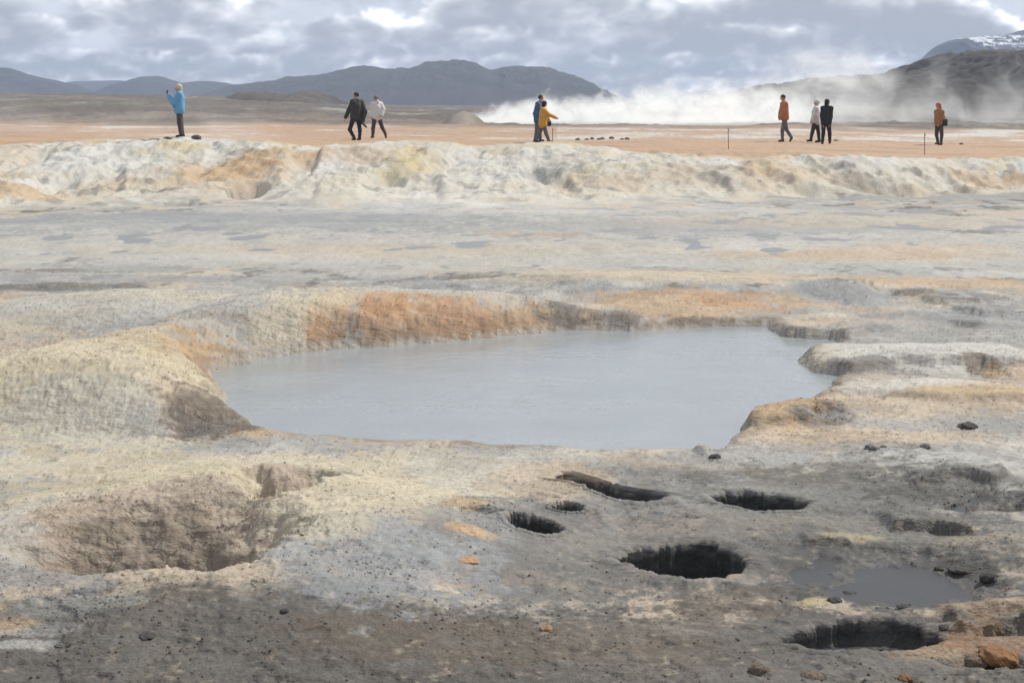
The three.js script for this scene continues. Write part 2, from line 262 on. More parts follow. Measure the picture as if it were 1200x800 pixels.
// ---------------------------------------------------------------- soils (linear base colours), some patches with painted shade, and where they lie
const C = {
  grey: [0.29, 0.285, 0.275], pale: [0.45, 0.435, 0.40], white: [0.58, 0.57, 0.54], cream: [0.55, 0.475, 0.345], yellow: [0.53, 0.43, 0.235], ochre: [0.50, 0.325, 0.17], orange: [0.48, 0.25, 0.105],
  mud: [0.058, 0.057, 0.056], tan: [0.50, 0.39, 0.275], blue: [0.275, 0.285, 0.298], dark: [0.095, 0.09, 0.09], brown: [0.13, 0.095, 0.066], soil: [0.078, 0.069, 0.059], path: [0.45, 0.30, 0.20], lava: [0.095, 0.078, 0.067], slate: [0.118, 0.115, 0.112], moss: [0.20, 0.18, 0.12], rust: [0.26, 0.135, 0.06], pink: [0.39, 0.30, 0.235],
};
const PATCH = [   // sight px, py, half width px, half depth px, soil, strength, raggedness, level
  [600, 288, 1100, 46, 'pale', 0.8, 0.35], [200, 262, 420, 12, 'blue', 0.55, 0.7], [760, 268, 380, 12, 'blue', 0.5, 0.7], [450, 296, 300, 9, 'tan', 0.4, 0.7], [1000, 262, 260, 8, 'tan', 0.35, 0.7], [150, 330, 160, 5, 'blue', 0.6, 0.6],
  [700, 470, 900, 60, 'tan', 0.35, 0.5], [850, 645, 440, 100, 'slate', 0.85, 0.45], [1000, 600, 330, 60, 'grey', 0.4, 0.6], [620, 690, 230, 44, 'slate', 0.7, 0.6], [300, 800, 560, 72, 'soil', 0.92, 0.3], [900, 800, 560, 80, 'soil', 0.85, 0.4], [600, 775, 300, 26, 'brown', 0.5, 0.5],  // dark foreground soil: wet ground with a cloud shadow painted into its tone
  [280, 575, 330, 62, 'cream', 0.95, 0.3, 0.2], [180, 532, 330, 22, 'cream', 0.8, 0.4, 0.15], [480, 540, 220, 24, 'cream', 0.6, 0.6, 0.12], [150, 570, 170, 34, 'yellow', 0.2, 0.7, 0.2], [470, 560, 150, 40, 'cream', 0.7, 0.6, 0.1], [30, 640, 80, 50, 'pale', 0.7, 0.5, 0.1], [560, 560, 90, 30, 'pale', 0.6, 0.6],
  [440, 690, 150, 44, 'blue', 0.85, 0.6, 0.05], [380, 650, 60, 20, 'cream', 0.6, 0.6, 0.1], [560, 640, 60, 30, 'blue', 0.5, 0.6], [70, 700, 140, 36, 'grey', 0.8, 0.5, 0.05], [100, 672, 60, 12, 'blue', 0.6, 0.5, 0.1],
  [385, 513, 165, 8, 'ochre', 0.8, 0.5], [560, 522, 200, 9, 'tan', 0.6, 0.5], [640, 572, 80, 24, 'tan', 0.7, 0.6], [800, 548, 130, 12, 'tan', 0.5, 0.6], [870, 543, 120, 11, 'blue', 0.75, 0.3], [1010, 520, 170, 13, 'tan', 0.8, 0.5],
  [930, 532, 150, 8, 'blue', 0.5, 0.6], [1090, 545, 70, 9, 'white', 0.4, 0.6], [990, 565, 120, 12, 'yellow', 0.2, 0.9], [830, 625, 130, 14, 'tan', 0.3, 0.8], [970, 625, 80, 16, 'yellow', 0.15, 0.9],
  [900, 584, 70, 5, 'pale', 0.5, 0.8], [1060, 670, 290, 125, 'mud', 0.62, 0.6], [1090, 585, 85, 24, 'mud', 0.85, 0.6], [1150, 572, 60, 7, 'dark', 0.7, 0.7], [1165, 600, 55, 8, 'dark', 0.6, 0.7], [1055, 690, 180, 46, 'mud', 0.95, 0.5], [1120, 705, 90, 30, 'dark', 0.5, 0.8], [1000, 640, 40, 5, 'yellow', 0.5, 0.8], [1140, 650, 60, 10, 'yellow', 0.3, 0.8],
  [965, 716, 36, 5, 'yellow', 0.7, 0.7], [1010, 742, 110, 12, 'dark', 0.75, 0.5], [1080, 775, 60, 20, 'ochre', 0.4, 0.5], [1160, 765, 70, 20, 'rust', 0.75, 0.5], [1150, 735, 80, 8, 'ochre', 0.35, 0.6], [870, 770, 100, 30, 'soil', 0.6, 0.6], [850, 720, 80, 20, 'brown', 0.5, 0.8], [1000, 790, 120, 16, 'dark', 0.5, 0.8],  // soil patches here carry on the painted cloud shadow
  [40, 770, 70, 7, 'pale', 0.6, 0.8], [90, 752, 70, 7, 'white', 0.45, 0.9], [20, 785, 40, 6, 'white', 0.5, 0.9], [70, 760, 80, 14, 'slate', 0.6, 0.7], [15, 765, 30, 8, 'ochre', 0.4, 0.6],
  // mound and ridge left of and behind the pool
  [110, 455, 200, 40, 'cream', 0.9, 0.3, 0.3], [110, 490, 130, 16, 'pale', 0.8, 0.6, 0.15], [230, 460, 50, 20, 'tan', 0.7, 0.5, 0.25], [60, 470, 180, 30, 'yellow', 0.15, 0.8, 0.25], [190, 498, 60, 8, 'blue', 0.4, 0.7, 0.1],
  [215, 412, 120, 22, 'yellow', 0.35, 0.6, 0.33], [255, 418, 70, 18, 'ochre', 0.9, 0.5, 0.2], [340, 385, 46, 20, 'cream', 0.7, 0.5, 0.25], [385, 378, 26, 26, 'orange', 0.95, 0.35, 0.2], [450, 374, 34, 26, 'orange', 0.95, 0.4, 0.2], [560, 372, 100, 24, 'orange', 0.85, 0.4, 0.2], [650, 368, 70, 18, 'ochre', 0.8, 0.4, 0.15],
  [450, 402, 60, 5, 'brown', 0.5, 0.6, 0.02], [380, 404, 30, 6, 'rust', 0.5, 0.6, 0.03], [790, 358, 120, 16, 'ochre', 0.75, 0.5, 0.12], [860, 352, 70, 8, 'orange', 0.55, 0.6, 0.1], [860, 322, 260, 12, 'tan', 0.8, 0.4, 0.15], [700, 325, 220, 10, 'cream', 0.5, 0.4, 0.15], [560, 347, 150, 9, 'pale', 0.8, 0.4, 0.3], [450, 341, 130, 10, 'white', 0.45, 0.5, 0.33], [360, 352, 60, 14, 'cream', 0.7, 0.5, 0.36],
  [160, 350, 260, 26, 'pale', 0.85, 0.4, 0.22], [200, 345, 200, 14, 'cream', 0.5, 0.6, 0.24], [60, 372, 90, 8, 'cream', 0.5, 0.5, 0.2], [110, 375, 60, 8, 'blue', 0.4, 0.7, 0.2], [60, 352, 90, 3, 'ochre', 0.7, 0.4, 0.02], [60, 341, 90, 5, 'slate', 0.8, 0.5], [520, 332, 90, 5, 'slate', 0.8, 0.5, 0.05],
  [662, 381, 24, 9, 'dark', 0.8, 0.5, 0.05], [715, 384, 40, 3, 'dark', 0.5, 0.7], [835, 382, 50, 3, 'dark', 0.5, 0.8, 0.02], [245, 493, 60, 16, 'brown', 0.9, 0.5, 0.08], [235, 500, 36, 9, 'dark', 0.7, 0.6, 0.05],  // first dark patch paints the shade of a small cavity in the bank
  // right of the pool; dark tones under lobes and in hollows paint their shade
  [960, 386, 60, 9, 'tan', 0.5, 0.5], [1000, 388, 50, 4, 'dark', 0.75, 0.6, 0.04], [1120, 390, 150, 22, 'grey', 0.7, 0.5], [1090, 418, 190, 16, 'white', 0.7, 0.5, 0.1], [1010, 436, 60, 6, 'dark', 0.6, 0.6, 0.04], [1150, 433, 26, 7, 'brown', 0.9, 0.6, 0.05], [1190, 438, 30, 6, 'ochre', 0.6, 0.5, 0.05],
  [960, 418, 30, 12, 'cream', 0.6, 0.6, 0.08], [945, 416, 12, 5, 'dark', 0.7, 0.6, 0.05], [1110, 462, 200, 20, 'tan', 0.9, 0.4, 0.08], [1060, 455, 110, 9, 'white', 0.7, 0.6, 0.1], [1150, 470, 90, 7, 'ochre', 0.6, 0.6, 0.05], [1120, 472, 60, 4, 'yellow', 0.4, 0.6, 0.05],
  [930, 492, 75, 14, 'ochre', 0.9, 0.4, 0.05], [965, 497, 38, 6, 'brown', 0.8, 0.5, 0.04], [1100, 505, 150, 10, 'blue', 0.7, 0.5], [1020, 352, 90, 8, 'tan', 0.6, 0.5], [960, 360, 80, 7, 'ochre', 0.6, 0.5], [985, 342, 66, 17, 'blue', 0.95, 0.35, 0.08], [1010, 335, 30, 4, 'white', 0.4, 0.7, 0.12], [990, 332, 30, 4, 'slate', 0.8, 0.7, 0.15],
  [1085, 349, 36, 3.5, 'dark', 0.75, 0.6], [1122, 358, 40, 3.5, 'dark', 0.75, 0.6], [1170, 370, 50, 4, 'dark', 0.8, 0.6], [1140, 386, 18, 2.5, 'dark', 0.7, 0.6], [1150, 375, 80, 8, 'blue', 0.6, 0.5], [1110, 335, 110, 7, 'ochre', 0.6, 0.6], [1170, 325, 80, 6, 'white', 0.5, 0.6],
  [1000, 300, 170, 9, 'ochre', 0.5, 0.6], [1100, 292, 90, 6, 'tan', 0.5, 0.7], [900, 290, 80, 6, 'white', 0.4, 0.6], [1150, 273, 40, 2.5, 'dark', 0.6, 0.8], [60, 321, 80, 2.5, 'brown', 0.7, 0.8], [300, 255, 300, 7, 'blue', 0.6, 0.6], [150, 318, 90, 4, 'grey', 0.6, 0.6], [620, 275, 60, 4, 'ochre', 0.4, 0.8], [300, 303, 160, 4, 'white', 0.3, 0.8],
  [545, 612, 32, 9, 'ochre', 0.85, 0.6, 0.04], [548, 653, 34, 6, 'ochre', 0.85, 0.5, 0.03], [560, 606, 24, 6, 'dark', 0.5, 0.7, 0.04], [330, 570, 40, 13, 'pink', 0.75, 0.5, 0.12], [180, 638, 160, 36, 'pink', 0.85, 0.4, 0.05], [190, 655, 110, 18, 'brown', 0.55, 0.6, 0.0], [75, 606, 40, 14, 'tan', 0.6, 0.5, 0.15], [410, 562, 22, 5, 'slate', 0.6, 0.6, 0.15],  // large crater: brown clay tone with the shade of its wall painted in
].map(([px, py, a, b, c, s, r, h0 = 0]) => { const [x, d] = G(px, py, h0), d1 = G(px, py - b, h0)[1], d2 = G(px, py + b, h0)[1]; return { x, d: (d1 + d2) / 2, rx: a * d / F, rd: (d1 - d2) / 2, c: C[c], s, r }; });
const BANK = [[492, 187, 42, 1.6, 'yellow', 0.85], [270, 200, 60, 2.4, 'ochre', 0.7], [215, 170, 38, 0.9, 'yellow', 0.7], [40, 226, 50, 1.4, 'ochre', 0.65], [430, 180, 40, 1.5, 'tan', 0.7], [830, 212, 60, 1.5, 'pink', 0.35], [640, 206, 40, 0.8, 'slate', 0.6], [930, 200, 70, 1.2, 'tan', 0.5], [1150, 215, 40, 1.2, 'ochre', 0.5], [1010, 215, 40, 1.2, 'slate', 0.5], [100, 190, 120, 2.5, 'white', 0.6], [590, 190, 110, 2.5, 'white', 0.5]].map(([px, py, a, rd, c, st]) => { const [x, , d] = seat(px, py); return { x, d, rx: a * d / F, rd, c: C[c], s: st }; });
const K = [0, 0, 0];
const mixTo = (c, w) => { if (w <= 0) return; K[0] += (c[0] - K[0]) * w; K[1] += (c[1] - K[1]) * w; K[2] += (c[2] - K[2]) * w; };
function soil(x, d0) {                                   // after land(x, d0)
  const u = x / d0, d = d0 < 36 ? d0 + 1.5 * T.h : d0, nb = fbm(x * 1.05 + 40, d * 1.05, 4), nc = fbm(x * 0.32 - 9, d * 0.32, 4), na = fbm(x * 5.2 + 11, d * 5.2, 4);
  const nf = n2(x * 47, d * 47) * (d < 20 ? 1 : 0.4), nm = n2(x * 17 + 31, d * 17) + 0.5 * n2(x * 29, d * 29 + 5);
  K[0] = C.grey[0]; K[1] = C.grey[1]; K[2] = C.grey[2];
  if (d < 40) {
    mixTo(C.pale, sm(-0.1, 0.5, nb + 0.4 * na)); mixTo(C.tan, 0.8 * sm(0.02, 0.4, nc + 0.5 * nb)); mixTo(C.blue, 0.75 * sm(0.1, 0.45, -nc - 0.4 * nb)); 
    if (d > 17) { mixTo(C.tan, 0.5 * sm(0.15, 0.5, fbm(x * 0.5 + 70, d * 0.4, 4) + 0.25 * na)); mixTo(C.ochre, 0.3 * sm(0.3, 0.5, fbm(x * 0.8 + 20, d * 0.5, 4) + 0.25 * na)); mixTo(C.white, 0.5 * sm(0.2, 0.5, fbm(x * 0.7 - 60, d * 0.6, 4) + 0.2 * na)); { const z = sm(17, 21, d0); mixTo(C.slate, z * 0.8 * sm(0.24, 0.3, fbm(x * 0.95 + 17, d * 0.5, 4) + 0.12 * na + 0.07)); mixTo(C.mud, z * 0.85 * sm(0.36, 0.41, fbm(x * 1.7 - 40, d * 0.8, 4) + 0.1 * na + 0.08)); mixTo(C.tan, z * 0.55 * sm(0.26, 0.36, fbm(x * 0.7 + 90, d * 0.36, 4) + 0.1 * na + 0.08)); } }
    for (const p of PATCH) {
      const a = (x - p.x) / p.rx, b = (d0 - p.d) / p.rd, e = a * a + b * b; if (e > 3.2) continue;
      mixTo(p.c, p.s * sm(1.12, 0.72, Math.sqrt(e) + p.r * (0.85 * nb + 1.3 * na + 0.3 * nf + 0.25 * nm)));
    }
    mixTo(C.cream, 0.25 * sm(0.1, 0.3, T.mound) * sm(-0.2, 0.4, na));
    if (d0 < 24) { const bare = (1 - T.crust) * sm(24, 20, d0); mixTo(C.slate, 0.18 * bare); mixTo(C.pale, 0.12 * T.crust * sm(24, 20, d0) * sm(7.6, 8.6, d0 + 0.6 * nb)); }
    mixTo(C.slate, 0.55 * sm(0.12, 0.5, na * 0.9 + nf * 0.3 + nm * 0.18) * sm(0.0, 0.3, nb + 0.2)); mixTo(C.cream, 0.28 * sm(0.25, 0.6, -na * 0.7 + nm * 0.4 - nf * 0.2) * sm(26, 14, d));
    mixTo(C.brown, 0.55 * sm(0.36, 0.6, n2(x * 21 + 5, d * 21) * 0.8 + 0.25 * nf) * sm(24, 16, d));
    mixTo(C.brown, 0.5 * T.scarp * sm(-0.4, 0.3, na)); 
    if (T.sd < 0.4) { mixTo(C.brown, 0.45 * sm(0.22, 0.08, T.sd + 0.22 * na + 0.1 * nb)); mixTo(C.pale, 0.55 * sm(0.05, 0.02, T.sd + 0.06 * na)); }
  }
  if (T.bank > 0) {
    const t = T.bank, e = sm(-0.05, 0.18, t + 0.12 * nb + 0.08 * na);
    const big = fbm(x * 0.3 + 33, d * 0.18, 4);
    K[0] = lerp(K[0], 0.55, e); K[1] = lerp(K[1], 0.51, e); K[2] = lerp(K[2], 0.43, e);
    if (t < 1.3) {
      mixTo(C.tan, e * 0.75 * sm(0.05, 0.4, big + 0.3 * nb)); mixTo(C.white, e * 0.85 * sm(-0.1, 0.3, -big + 0.35 * nb + 0.3 * (t - 0.6)));
      mixTo(C.ochre, e * 0.7 * sm(0.12, 0.35, fbm(x * 0.22 - 4, d * 0.25, 3) + 0.2 * na - 0.1)); mixTo(C.yellow, e * 0.75 * sm(0.2, 0.4, fbm(x * 0.5 - 14, d * 0.5, 3) + 0.15 * na) * sm(0.4, 0.7, t));
      mixTo(C.slate, e * 0.6 * sm(0.18, 0.34, fbm(x * 1.3 + 8, d * 0.8, 5))); mixTo(C.grey, 0.5 * e * sm(0.2, 0.5, na + 0.2 * nb));
    }
    for (const b of BANK) { const q = Math.hypot((x - b.x) / b.rx, (d - b.d) / b.rd); if (q < 1.8) mixTo(b.c, b.s * sm(1.15, 0.6, q + 0.6 * nb + 0.7 * na)); }
    const p = sm(1.0, 1.1, t + 0.06 * nb + 0.05 * na);
    mixTo(C.path, p); 
    if (p > 0) {
      mixTo(C.ochre, p * 0.5 * sm(0, 0.5, fbm(x * 0.25, d * 0.1, 3))); mixTo(C.pink, p * 0.55 * sm(0.0, 0.4, na + nb * 0.6)*sm(58, 66, d));
      mixTo(C.rust, p * 0.4 * sm(0.05, 0.4, fbm(x * 0.18 + 12, d * 0.3, 4) + 0.2 * na));
      mixTo(C.white, p * 0.85 * sm(0.0, 0.3, fbm(x * 0.16 + 3, d * 0.10, 3) + 0.3 * na + (u > 0.03 ? 0.12 : -0.12)) * sm(61, 66, d) * sm(106, 92, d));
      mixTo(C.pink, p * 0.7 * sm(0.05, 0.35, fbm(x * 0.4 + 9, d * 0.12, 4)) * sm(64, 72, d));
      mixTo(C.brown, p * 0.6 * sm(0.35, 0.6, fbm(x * 1.3, d * 0.8, 3)) * sm(62, 70, d));
      const l = sm(88, 114, d + 16 * fbm(x * 0.07, d * 0.05, 3));
      const g2 = fbm(x * 0.09, d * 0.03, 4);
      mixTo(C.lava, l * 0.95); mixTo(C.moss, l * 0.5 * sm(-0.1, 0.35, g2)); mixTo(C.pink, l * 0.3 * sm(0.0, 0.5, fbm(x * 0.05 - 7, d * 0.02, 3))); mixTo(C.dark, l * 0.7 * sm(0.02, 0.2, fbm(x * 0.22 + 3, d * 0.06, 5))); mixTo(C.pale, l * 0.5 * sm(0.22, 0.5, fbm(x * 0.12 + 40, d * 0.03, 4))); mixTo(C.pink, l * 0.4 * sm(0.1, 0.4, -g2) * sm(160, 100, d));
    }
  }
  const g = 1 + 0.22 * na + 0.13 * nf + 0.12 * nb + (d < 30 ? 0.13 * nm : 0.04 * nm);
  K[0] *= g; K[1] *= g; K[2] *= g;
}
let GROUND, groundMesh;
{
  const us = []; const N = 740; for (let i = 0; i <= 26; i++) us.push(-0.62 + (0.62 - 0.348) * i / 27); for (let i = 0; i <= N; i++) us.push(-0.348 + 0.696 * i / N); for (let i = 1; i <= 27; i++) us.push(0.348 + (0.62 - 0.348) * i / 27);
  const ds = []; for (let d = 5.0; d < 1500;) { ds.push(d); d += d < 53 ? Math.min(Math.max(d * d / 4500 * 1.25, 0.008), 0.1) : d < 110 ? 0.3 : d * 0.011; }
  const nc = us.length, nr = ds.length, pos = new Float32Array(nc * nr * 3), col = new Float32Array(nc * nr * 3), uv = new Float32Array(nc * nr * 2), idx = new Uint32Array((nc - 1) * (nr - 1) * 6);
  for (let r = 0, i = 0; r < nr; r++) for (let c = 0; c < nc; c++, i++) {
    const d = ds[r], x = us[c] * (d + 1.5 * Math.exp(-d / 6));
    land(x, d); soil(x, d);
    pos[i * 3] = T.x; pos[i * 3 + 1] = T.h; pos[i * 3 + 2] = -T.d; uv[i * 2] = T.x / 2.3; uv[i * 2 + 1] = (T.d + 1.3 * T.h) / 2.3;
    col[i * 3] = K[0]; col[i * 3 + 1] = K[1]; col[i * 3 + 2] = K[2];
  }
  for (let r = 0, k = 0; r < nr - 1; r++) for (let c = 0; c < nc - 1; c++) { const a = r * nc + c, b = a + 1, e = a + nc, f = e + 1; idx[k++] = a; idx[k++] = b; idx[k++] = f; idx[k++] = a; idx[k++] = f; idx[k++] = e; }
  const g = new THREE.BufferGeometry(); g.setAttribute('position', new THREE.BufferAttribute(pos, 3)); g.setAttribute('color', new THREE.BufferAttribute(col, 3)); g.setAttribute('uv', new THREE.BufferAttribute(uv, 2)); g.setIndex(new THREE.BufferAttribute(idx, 1)); g.computeVertexNormals();
  const m = GROUND = new THREE.MeshStandardMaterial({ vertexColors: true, map: soilTone, bumpMap: soilBump, bumpScale: 0.024, roughness: 0.82 });
  groundMesh = put('ground', g, m); tag(groundMesh, 'crusted geothermal ground of grey mud, pale crust and orange clay', null, null, 'structure');
  console.log('ground', nc, nr, idx.length / 3);
}

// the vent holes: rolled lips over undercut walls of wet mud
OPEN = false;
for (const v of VENTS) {
  const NA = 150, prof = [[1.42, -0.012], [1.3, 0.004], [1.2, 0.006], [1.12, 0.006], [1.06, 0.005], [1.02, 0.003], [0.995, -0.003], [0.98, -0.012], [0.972, -0.03], [0.972, -0.055], [0.978, -0.085], [0.985, -0.12], [0.985, -0.17], [0.97, -0.24], [0.93, -0.32], [0.86, -0.42]].filter(([e, y]) => y > -v.dep * 0.9), pos = [], col = [], uv = [], idx = [];
  for (const e of [0.78, 0.66, 0.5, 0.33, 0.16, 0.01]) prof.push([e, -v.dep * (0.92 + 0.08 * (1 - e))]);
  prof.forEach(([e0, y0], j) => {
    for (let i = 0; i <= NA; i++) {
      const an = -Math.PI + (i % NA) / NA * 2 * Math.PI, ca = Math.cos(an), sa = Math.sin(an), R = ventR(v, an), wl = y0 < -0.02 ? 1 : 0;
      const e = e0 * (1 + wl * (0.09 * fbm(ca * 2 + y0 * 15 + v.x * 3, sa * 2 - y0 * 19, 3))), x = v.x + ca * R * e, d = v.d + sa * R * e;
      let X, Y, Z;
      if (e0 >= 0.99) { land(x, d); X = T.x; Z = T.d; Y = T.h + y0; soil(x, d); }
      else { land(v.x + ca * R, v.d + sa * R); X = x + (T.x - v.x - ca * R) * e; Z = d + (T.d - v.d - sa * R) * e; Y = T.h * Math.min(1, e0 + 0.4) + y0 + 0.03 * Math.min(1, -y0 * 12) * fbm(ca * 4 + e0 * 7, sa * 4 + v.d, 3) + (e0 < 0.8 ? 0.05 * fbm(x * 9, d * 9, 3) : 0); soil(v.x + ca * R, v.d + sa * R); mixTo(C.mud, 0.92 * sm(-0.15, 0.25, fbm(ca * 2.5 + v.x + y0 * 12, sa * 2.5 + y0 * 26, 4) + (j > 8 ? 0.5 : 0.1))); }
      pos.push(X, Y, -Z); col.push(K[0], K[1], K[2]); uv.push(X / 2.3, (Z + 1.3 * Y) / 2.3);
    }
  });
  for (let j = 0; j < prof.length - 1; j++) for (let i = 0; i < NA; i++) { const a = j * (NA + 1) + i, b = a + 1, e = a + NA + 1, f = e + 1; idx.push(a, b, f, a, f, e); }
  const g = new THREE.BufferGeometry(); g.setAttribute('position', new THREE.Float32BufferAttribute(pos, 3)); g.setAttribute('color', new THREE.Float32BufferAttribute(col, 3)); g.setAttribute('uv', new THREE.Float32BufferAttribute(uv, 2)); g.setIndex(idx); g.computeVertexNormals();
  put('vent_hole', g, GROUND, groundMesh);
}
OPEN = true;

// ---------------------------------------------------------------- water
function sheet(name, pts, y, mat, label) {
  const s = new THREE.Shape(pts.map(([x, d]) => new THREE.Vector2(x, d))), g = new THREE.ShapeGeometry(s), p = g.attributes.position, uv = g.attributes.uv;
  for (let i = 0; i < p.count; i++) { const x = p.getX(i), d = p.getY(i); p.setXYZ(i, x, y, -d); uv.setXY(i, x / 2.6, d / 2.6); }
  g.computeVertexNormals(); return tag(put(name, g, mat), label, null, null, 'structure');
}
const ring = (px, py, a, b, h, n = 26) => { const [x, d] = G(px, py, h), d1 = G(px, py - b, h)[1], d2 = G(px, py + b, h)[1]; return [...Array(n)].map((_, i) => { const t = i / n * Math.PI * 2; return [x + Math.cos(t) * a * d / F, (d1 + d2) / 2 + Math.sin(t) * (d1 - d2) / 2]; }); };
{
  const c = POOL.reduce((s, p) => [s[0] + p[0] / POOL.length, s[1] + p[1] / POOL.length], [0, 0]);
  const out = POOL.map(([x, d]) => { const l = Math.hypot(x - c[0], d - c[1]); return [c[0] + (x - c[0]) * (1 + 0.13 / l), c[1] + (d - c[1]) * (1 + 0.13 / l)]; });
  const milky = new THREE.MeshStandardMaterial({ color: new THREE.Color(0.268, 0.288, 0.302), map: waterTone, roughness: 0.2, bumpMap: waterBump, bumpScale: 0.012 });
  sheet('mud_pool', out, 0.0, milky, 'wide pool of opaque milky blue grey muddy water');
  const wet = new THREE.MeshPhysicalMaterial({ color: new THREE.Color(0.05, 0.051, 0.054), ior: 1.33, specularIntensity: 0.7, roughness: 0.36, bumpMap: waterBump, bumpScale: 0.004 });
  sheet('mud_puddle', ring(1058, 687, 168, 46, 0), 0.008, wet, 'shallow dark grey mud puddle with lumps near the brown pit');
  sheet('mud_puddle', ring(1120, 588, 105, 28, 0), 0.016, wet, 'small shiny mud puddle under a dark broken lip');
  sheet('mud_puddle', ring(1010, 750, 104, 19, -0.06), -0.058, wet, 'mud puddle lying inside a dark rimmed pit');
  sheet('mud_puddle', ring(1180, 752, 55, 9, 0), -0.005, wet, 'mud puddle under an orange clay ledge');
  const thin = new THREE.MeshStandardMaterial({ color: new THREE.Color(0.33, 0.345, 0.365), roughness: 0.3, bumpMap: waterBump, bumpScale: 0.004 });
  sheet('mud_puddle', ring(862, 545, 110, 12, 0), 0.028, thin, 'film of pale wet mud in front of the pool');
  const film = new THREE.MeshPhysicalMaterial({ color: new THREE.Color(0.19, 0.19, 0.192), ior: 1.33, specularIntensity: 0.6, roughness: 0.34, bumpMap: waterBump, bumpScale: 0.003 });
  sheet('shallow_water', [[-11, 21], [12, 21], [19, 37.5], [-18, 37.5]], 0.0, film, 'thin wet mud water lying in streaks on the flat before the bank');
  const far = new THREE.MeshStandardMaterial({ color: new THREE.Color(0.13, 0.14, 0.155), roughness: 0.2, bumpMap: waterBump, bumpScale: 0.004 });
  sheet('mud_puddle', ring(50, 341, 75, 6, 0), 0.0, far, 'long dark puddle behind the pale mound');
  sheet('mud_puddle', ring(520, 331, 70, 6, 0.05), 0.06, far, 'thin dark puddle behind the ridge of the pool');
}

// ---------------------------------------------------------------- hills and mountains
function range(name, label, D, depth, prof, look, opt = {}) {
  const x0 = (prof[0][0] - CX) * D / F, x1 = (prof[prof.length - 1][0] - CX) * D / F, cv = curve(prof), nx = opt.nx ?? 260, nz = opt.nz ?? 60, base = opt.base ?? -0.002 * D, pos = [], col = [], idx = [], rough = opt.rough ?? 0.1;
  for (let j = 0; j <= nz; j++) for (let i = 0; i <= nx; i++) {
    const t = j / nz, s = i / nx, x = lerp(x0, x1, s), z = D - depth * 0.62 + depth * t;
    const px = CX + x * F / D, top = EYE - (cv(px) - HY) * D / F, k = t < 0.62 ? Math.pow(Math.sin(t / 0.62 * Math.PI / 2), opt.pow ?? 1.25) : Math.cos((t - 0.62) / 0.38 * Math.PI / 2);
    const q = fbm(x / D * 34 + D, z / D * 34, 5), gl = billow(x / D * (opt.gf ?? 60) + 7, t * 2.2 + D * 0.001, 4);
    const mid = Math.sin(Math.min(t / 0.62, 1) * Math.PI), h = Math.max(top - base, 0) * clamp(k * (1 + rough * (q * 0.6 - (gl - 0.3) * 1.6) * mid), 0, 1.0) + base;
    const jag = (opt.jag ?? 0) * fbm(x * 0.14, z * 0.14, 4);
    pos.push(x + q * 0.004 * D * mid, h + jag * k, -z); const c = look(px, HY + (EYE - h) * F / D, q, gl, x, z); col.push(...c);
  }
  for (let j = 0; j < nz; j++) for (let i = 0; i < nx; i++) { const a = j * (nx + 1) + i, b = a + 1, e = a + nx + 1, f = e + 1; idx.push(a, b, f, a, f, e); }
  const g = new THREE.BufferGeometry(); g.setAttribute('position', new THREE.Float32BufferAttribute(pos, 3)); g.setAttribute('color', new THREE.Float32BufferAttribute(col, 3)); g.setIndex(idx); g.computeVertexNormals();
  return tag(put(name, g, new THREE.MeshStandardMaterial({ vertexColors: true, roughness: 1 })), label, null, null, 'structure');
}
const rock = (c, v = 0.35) => (px, py, q, gl) => { const k = 1 + v * q - v * (gl - 0.3); return [c[0] * k, c[1] * k, c[2] * k]; };
range('mountain', 'long dark blue mountain with two rounded summits behind the steam', 1400, 650, [[262, 118], [285, 104], [305, 98], [330, 95], [365, 90], [400, 85], [420, 81], [437, 78], [455, 81], [480, 80.5], [495, 77], [510, 73], [535, 71], [560, 76], [575, 82], [590, 79], [612, 77.5], [635, 79], [655, 85], [675, 91], [692, 99], [706, 108], [720, 122]], rock([0.042, 0.041, 0.045]), { rough: 0.22, nx: 420, nz: 90 });
range('mountain', 'pointed dark mountain sloping down from a peak at its end', 1600, 520, [[-140, 118], [-80, 92], [-20, 82], [5, 79], [25, 86], [50, 91.5], [75, 97], [95, 106], [115, 122]], rock([0.042, 0.041, 0.045]), { rough: 0.2 });
range('mountain', 'conical grey mountain with a lower shoulder beside it', 1800, 520, [[120, 122], [140, 104], [158, 96], [172, 91], [185, 89], [198, 93], [212, 97.5], [228, 96.5], [245, 95], [262, 96.5], [280, 101], [300, 108], [330, 122]], rock([0.042, 0.041, 0.045]), { rough: 0.16 });
range('mountain', 'faint pale low ridge farthest behind the conical mountain', 2500, 520, [[40, 122], [70, 98], [95, 95], [140, 94], [165, 97], [300, 99], [330, 108], [380, 122]], rock([0.042, 0.041, 0.045]), { rough: 0.1 });
range('mountain', 'dark blue flat topped mountain with bright snow patches', 1650, 560, [[1040, 122], [1075, 90], [1092, 66], [1108, 50], [1120, 45], [1150, 43.5], [1172, 42], [1186, 39], [1200, 35], [1240, 28], [1300, 40], [1400, 90]], (px, py, q, gl, x, z) => {
  const n = fbm(px * 0.11, py * 0.32 + 3, 4) + 0.35 * q, s = sm(0.02, 0.09, n) * sm(1112, 1122, px) * sm(62, 54, py + 14 * q) * sm(1222, 1196, px + 10 * q) * sm(41.5, 43.5, py);
  return [lerp(0.05, 0.75, s), lerp(0.055, 0.77, s), lerp(0.07, 0.8, s)];
}, { rough: 0.2, nx: 460, nz: 110 });
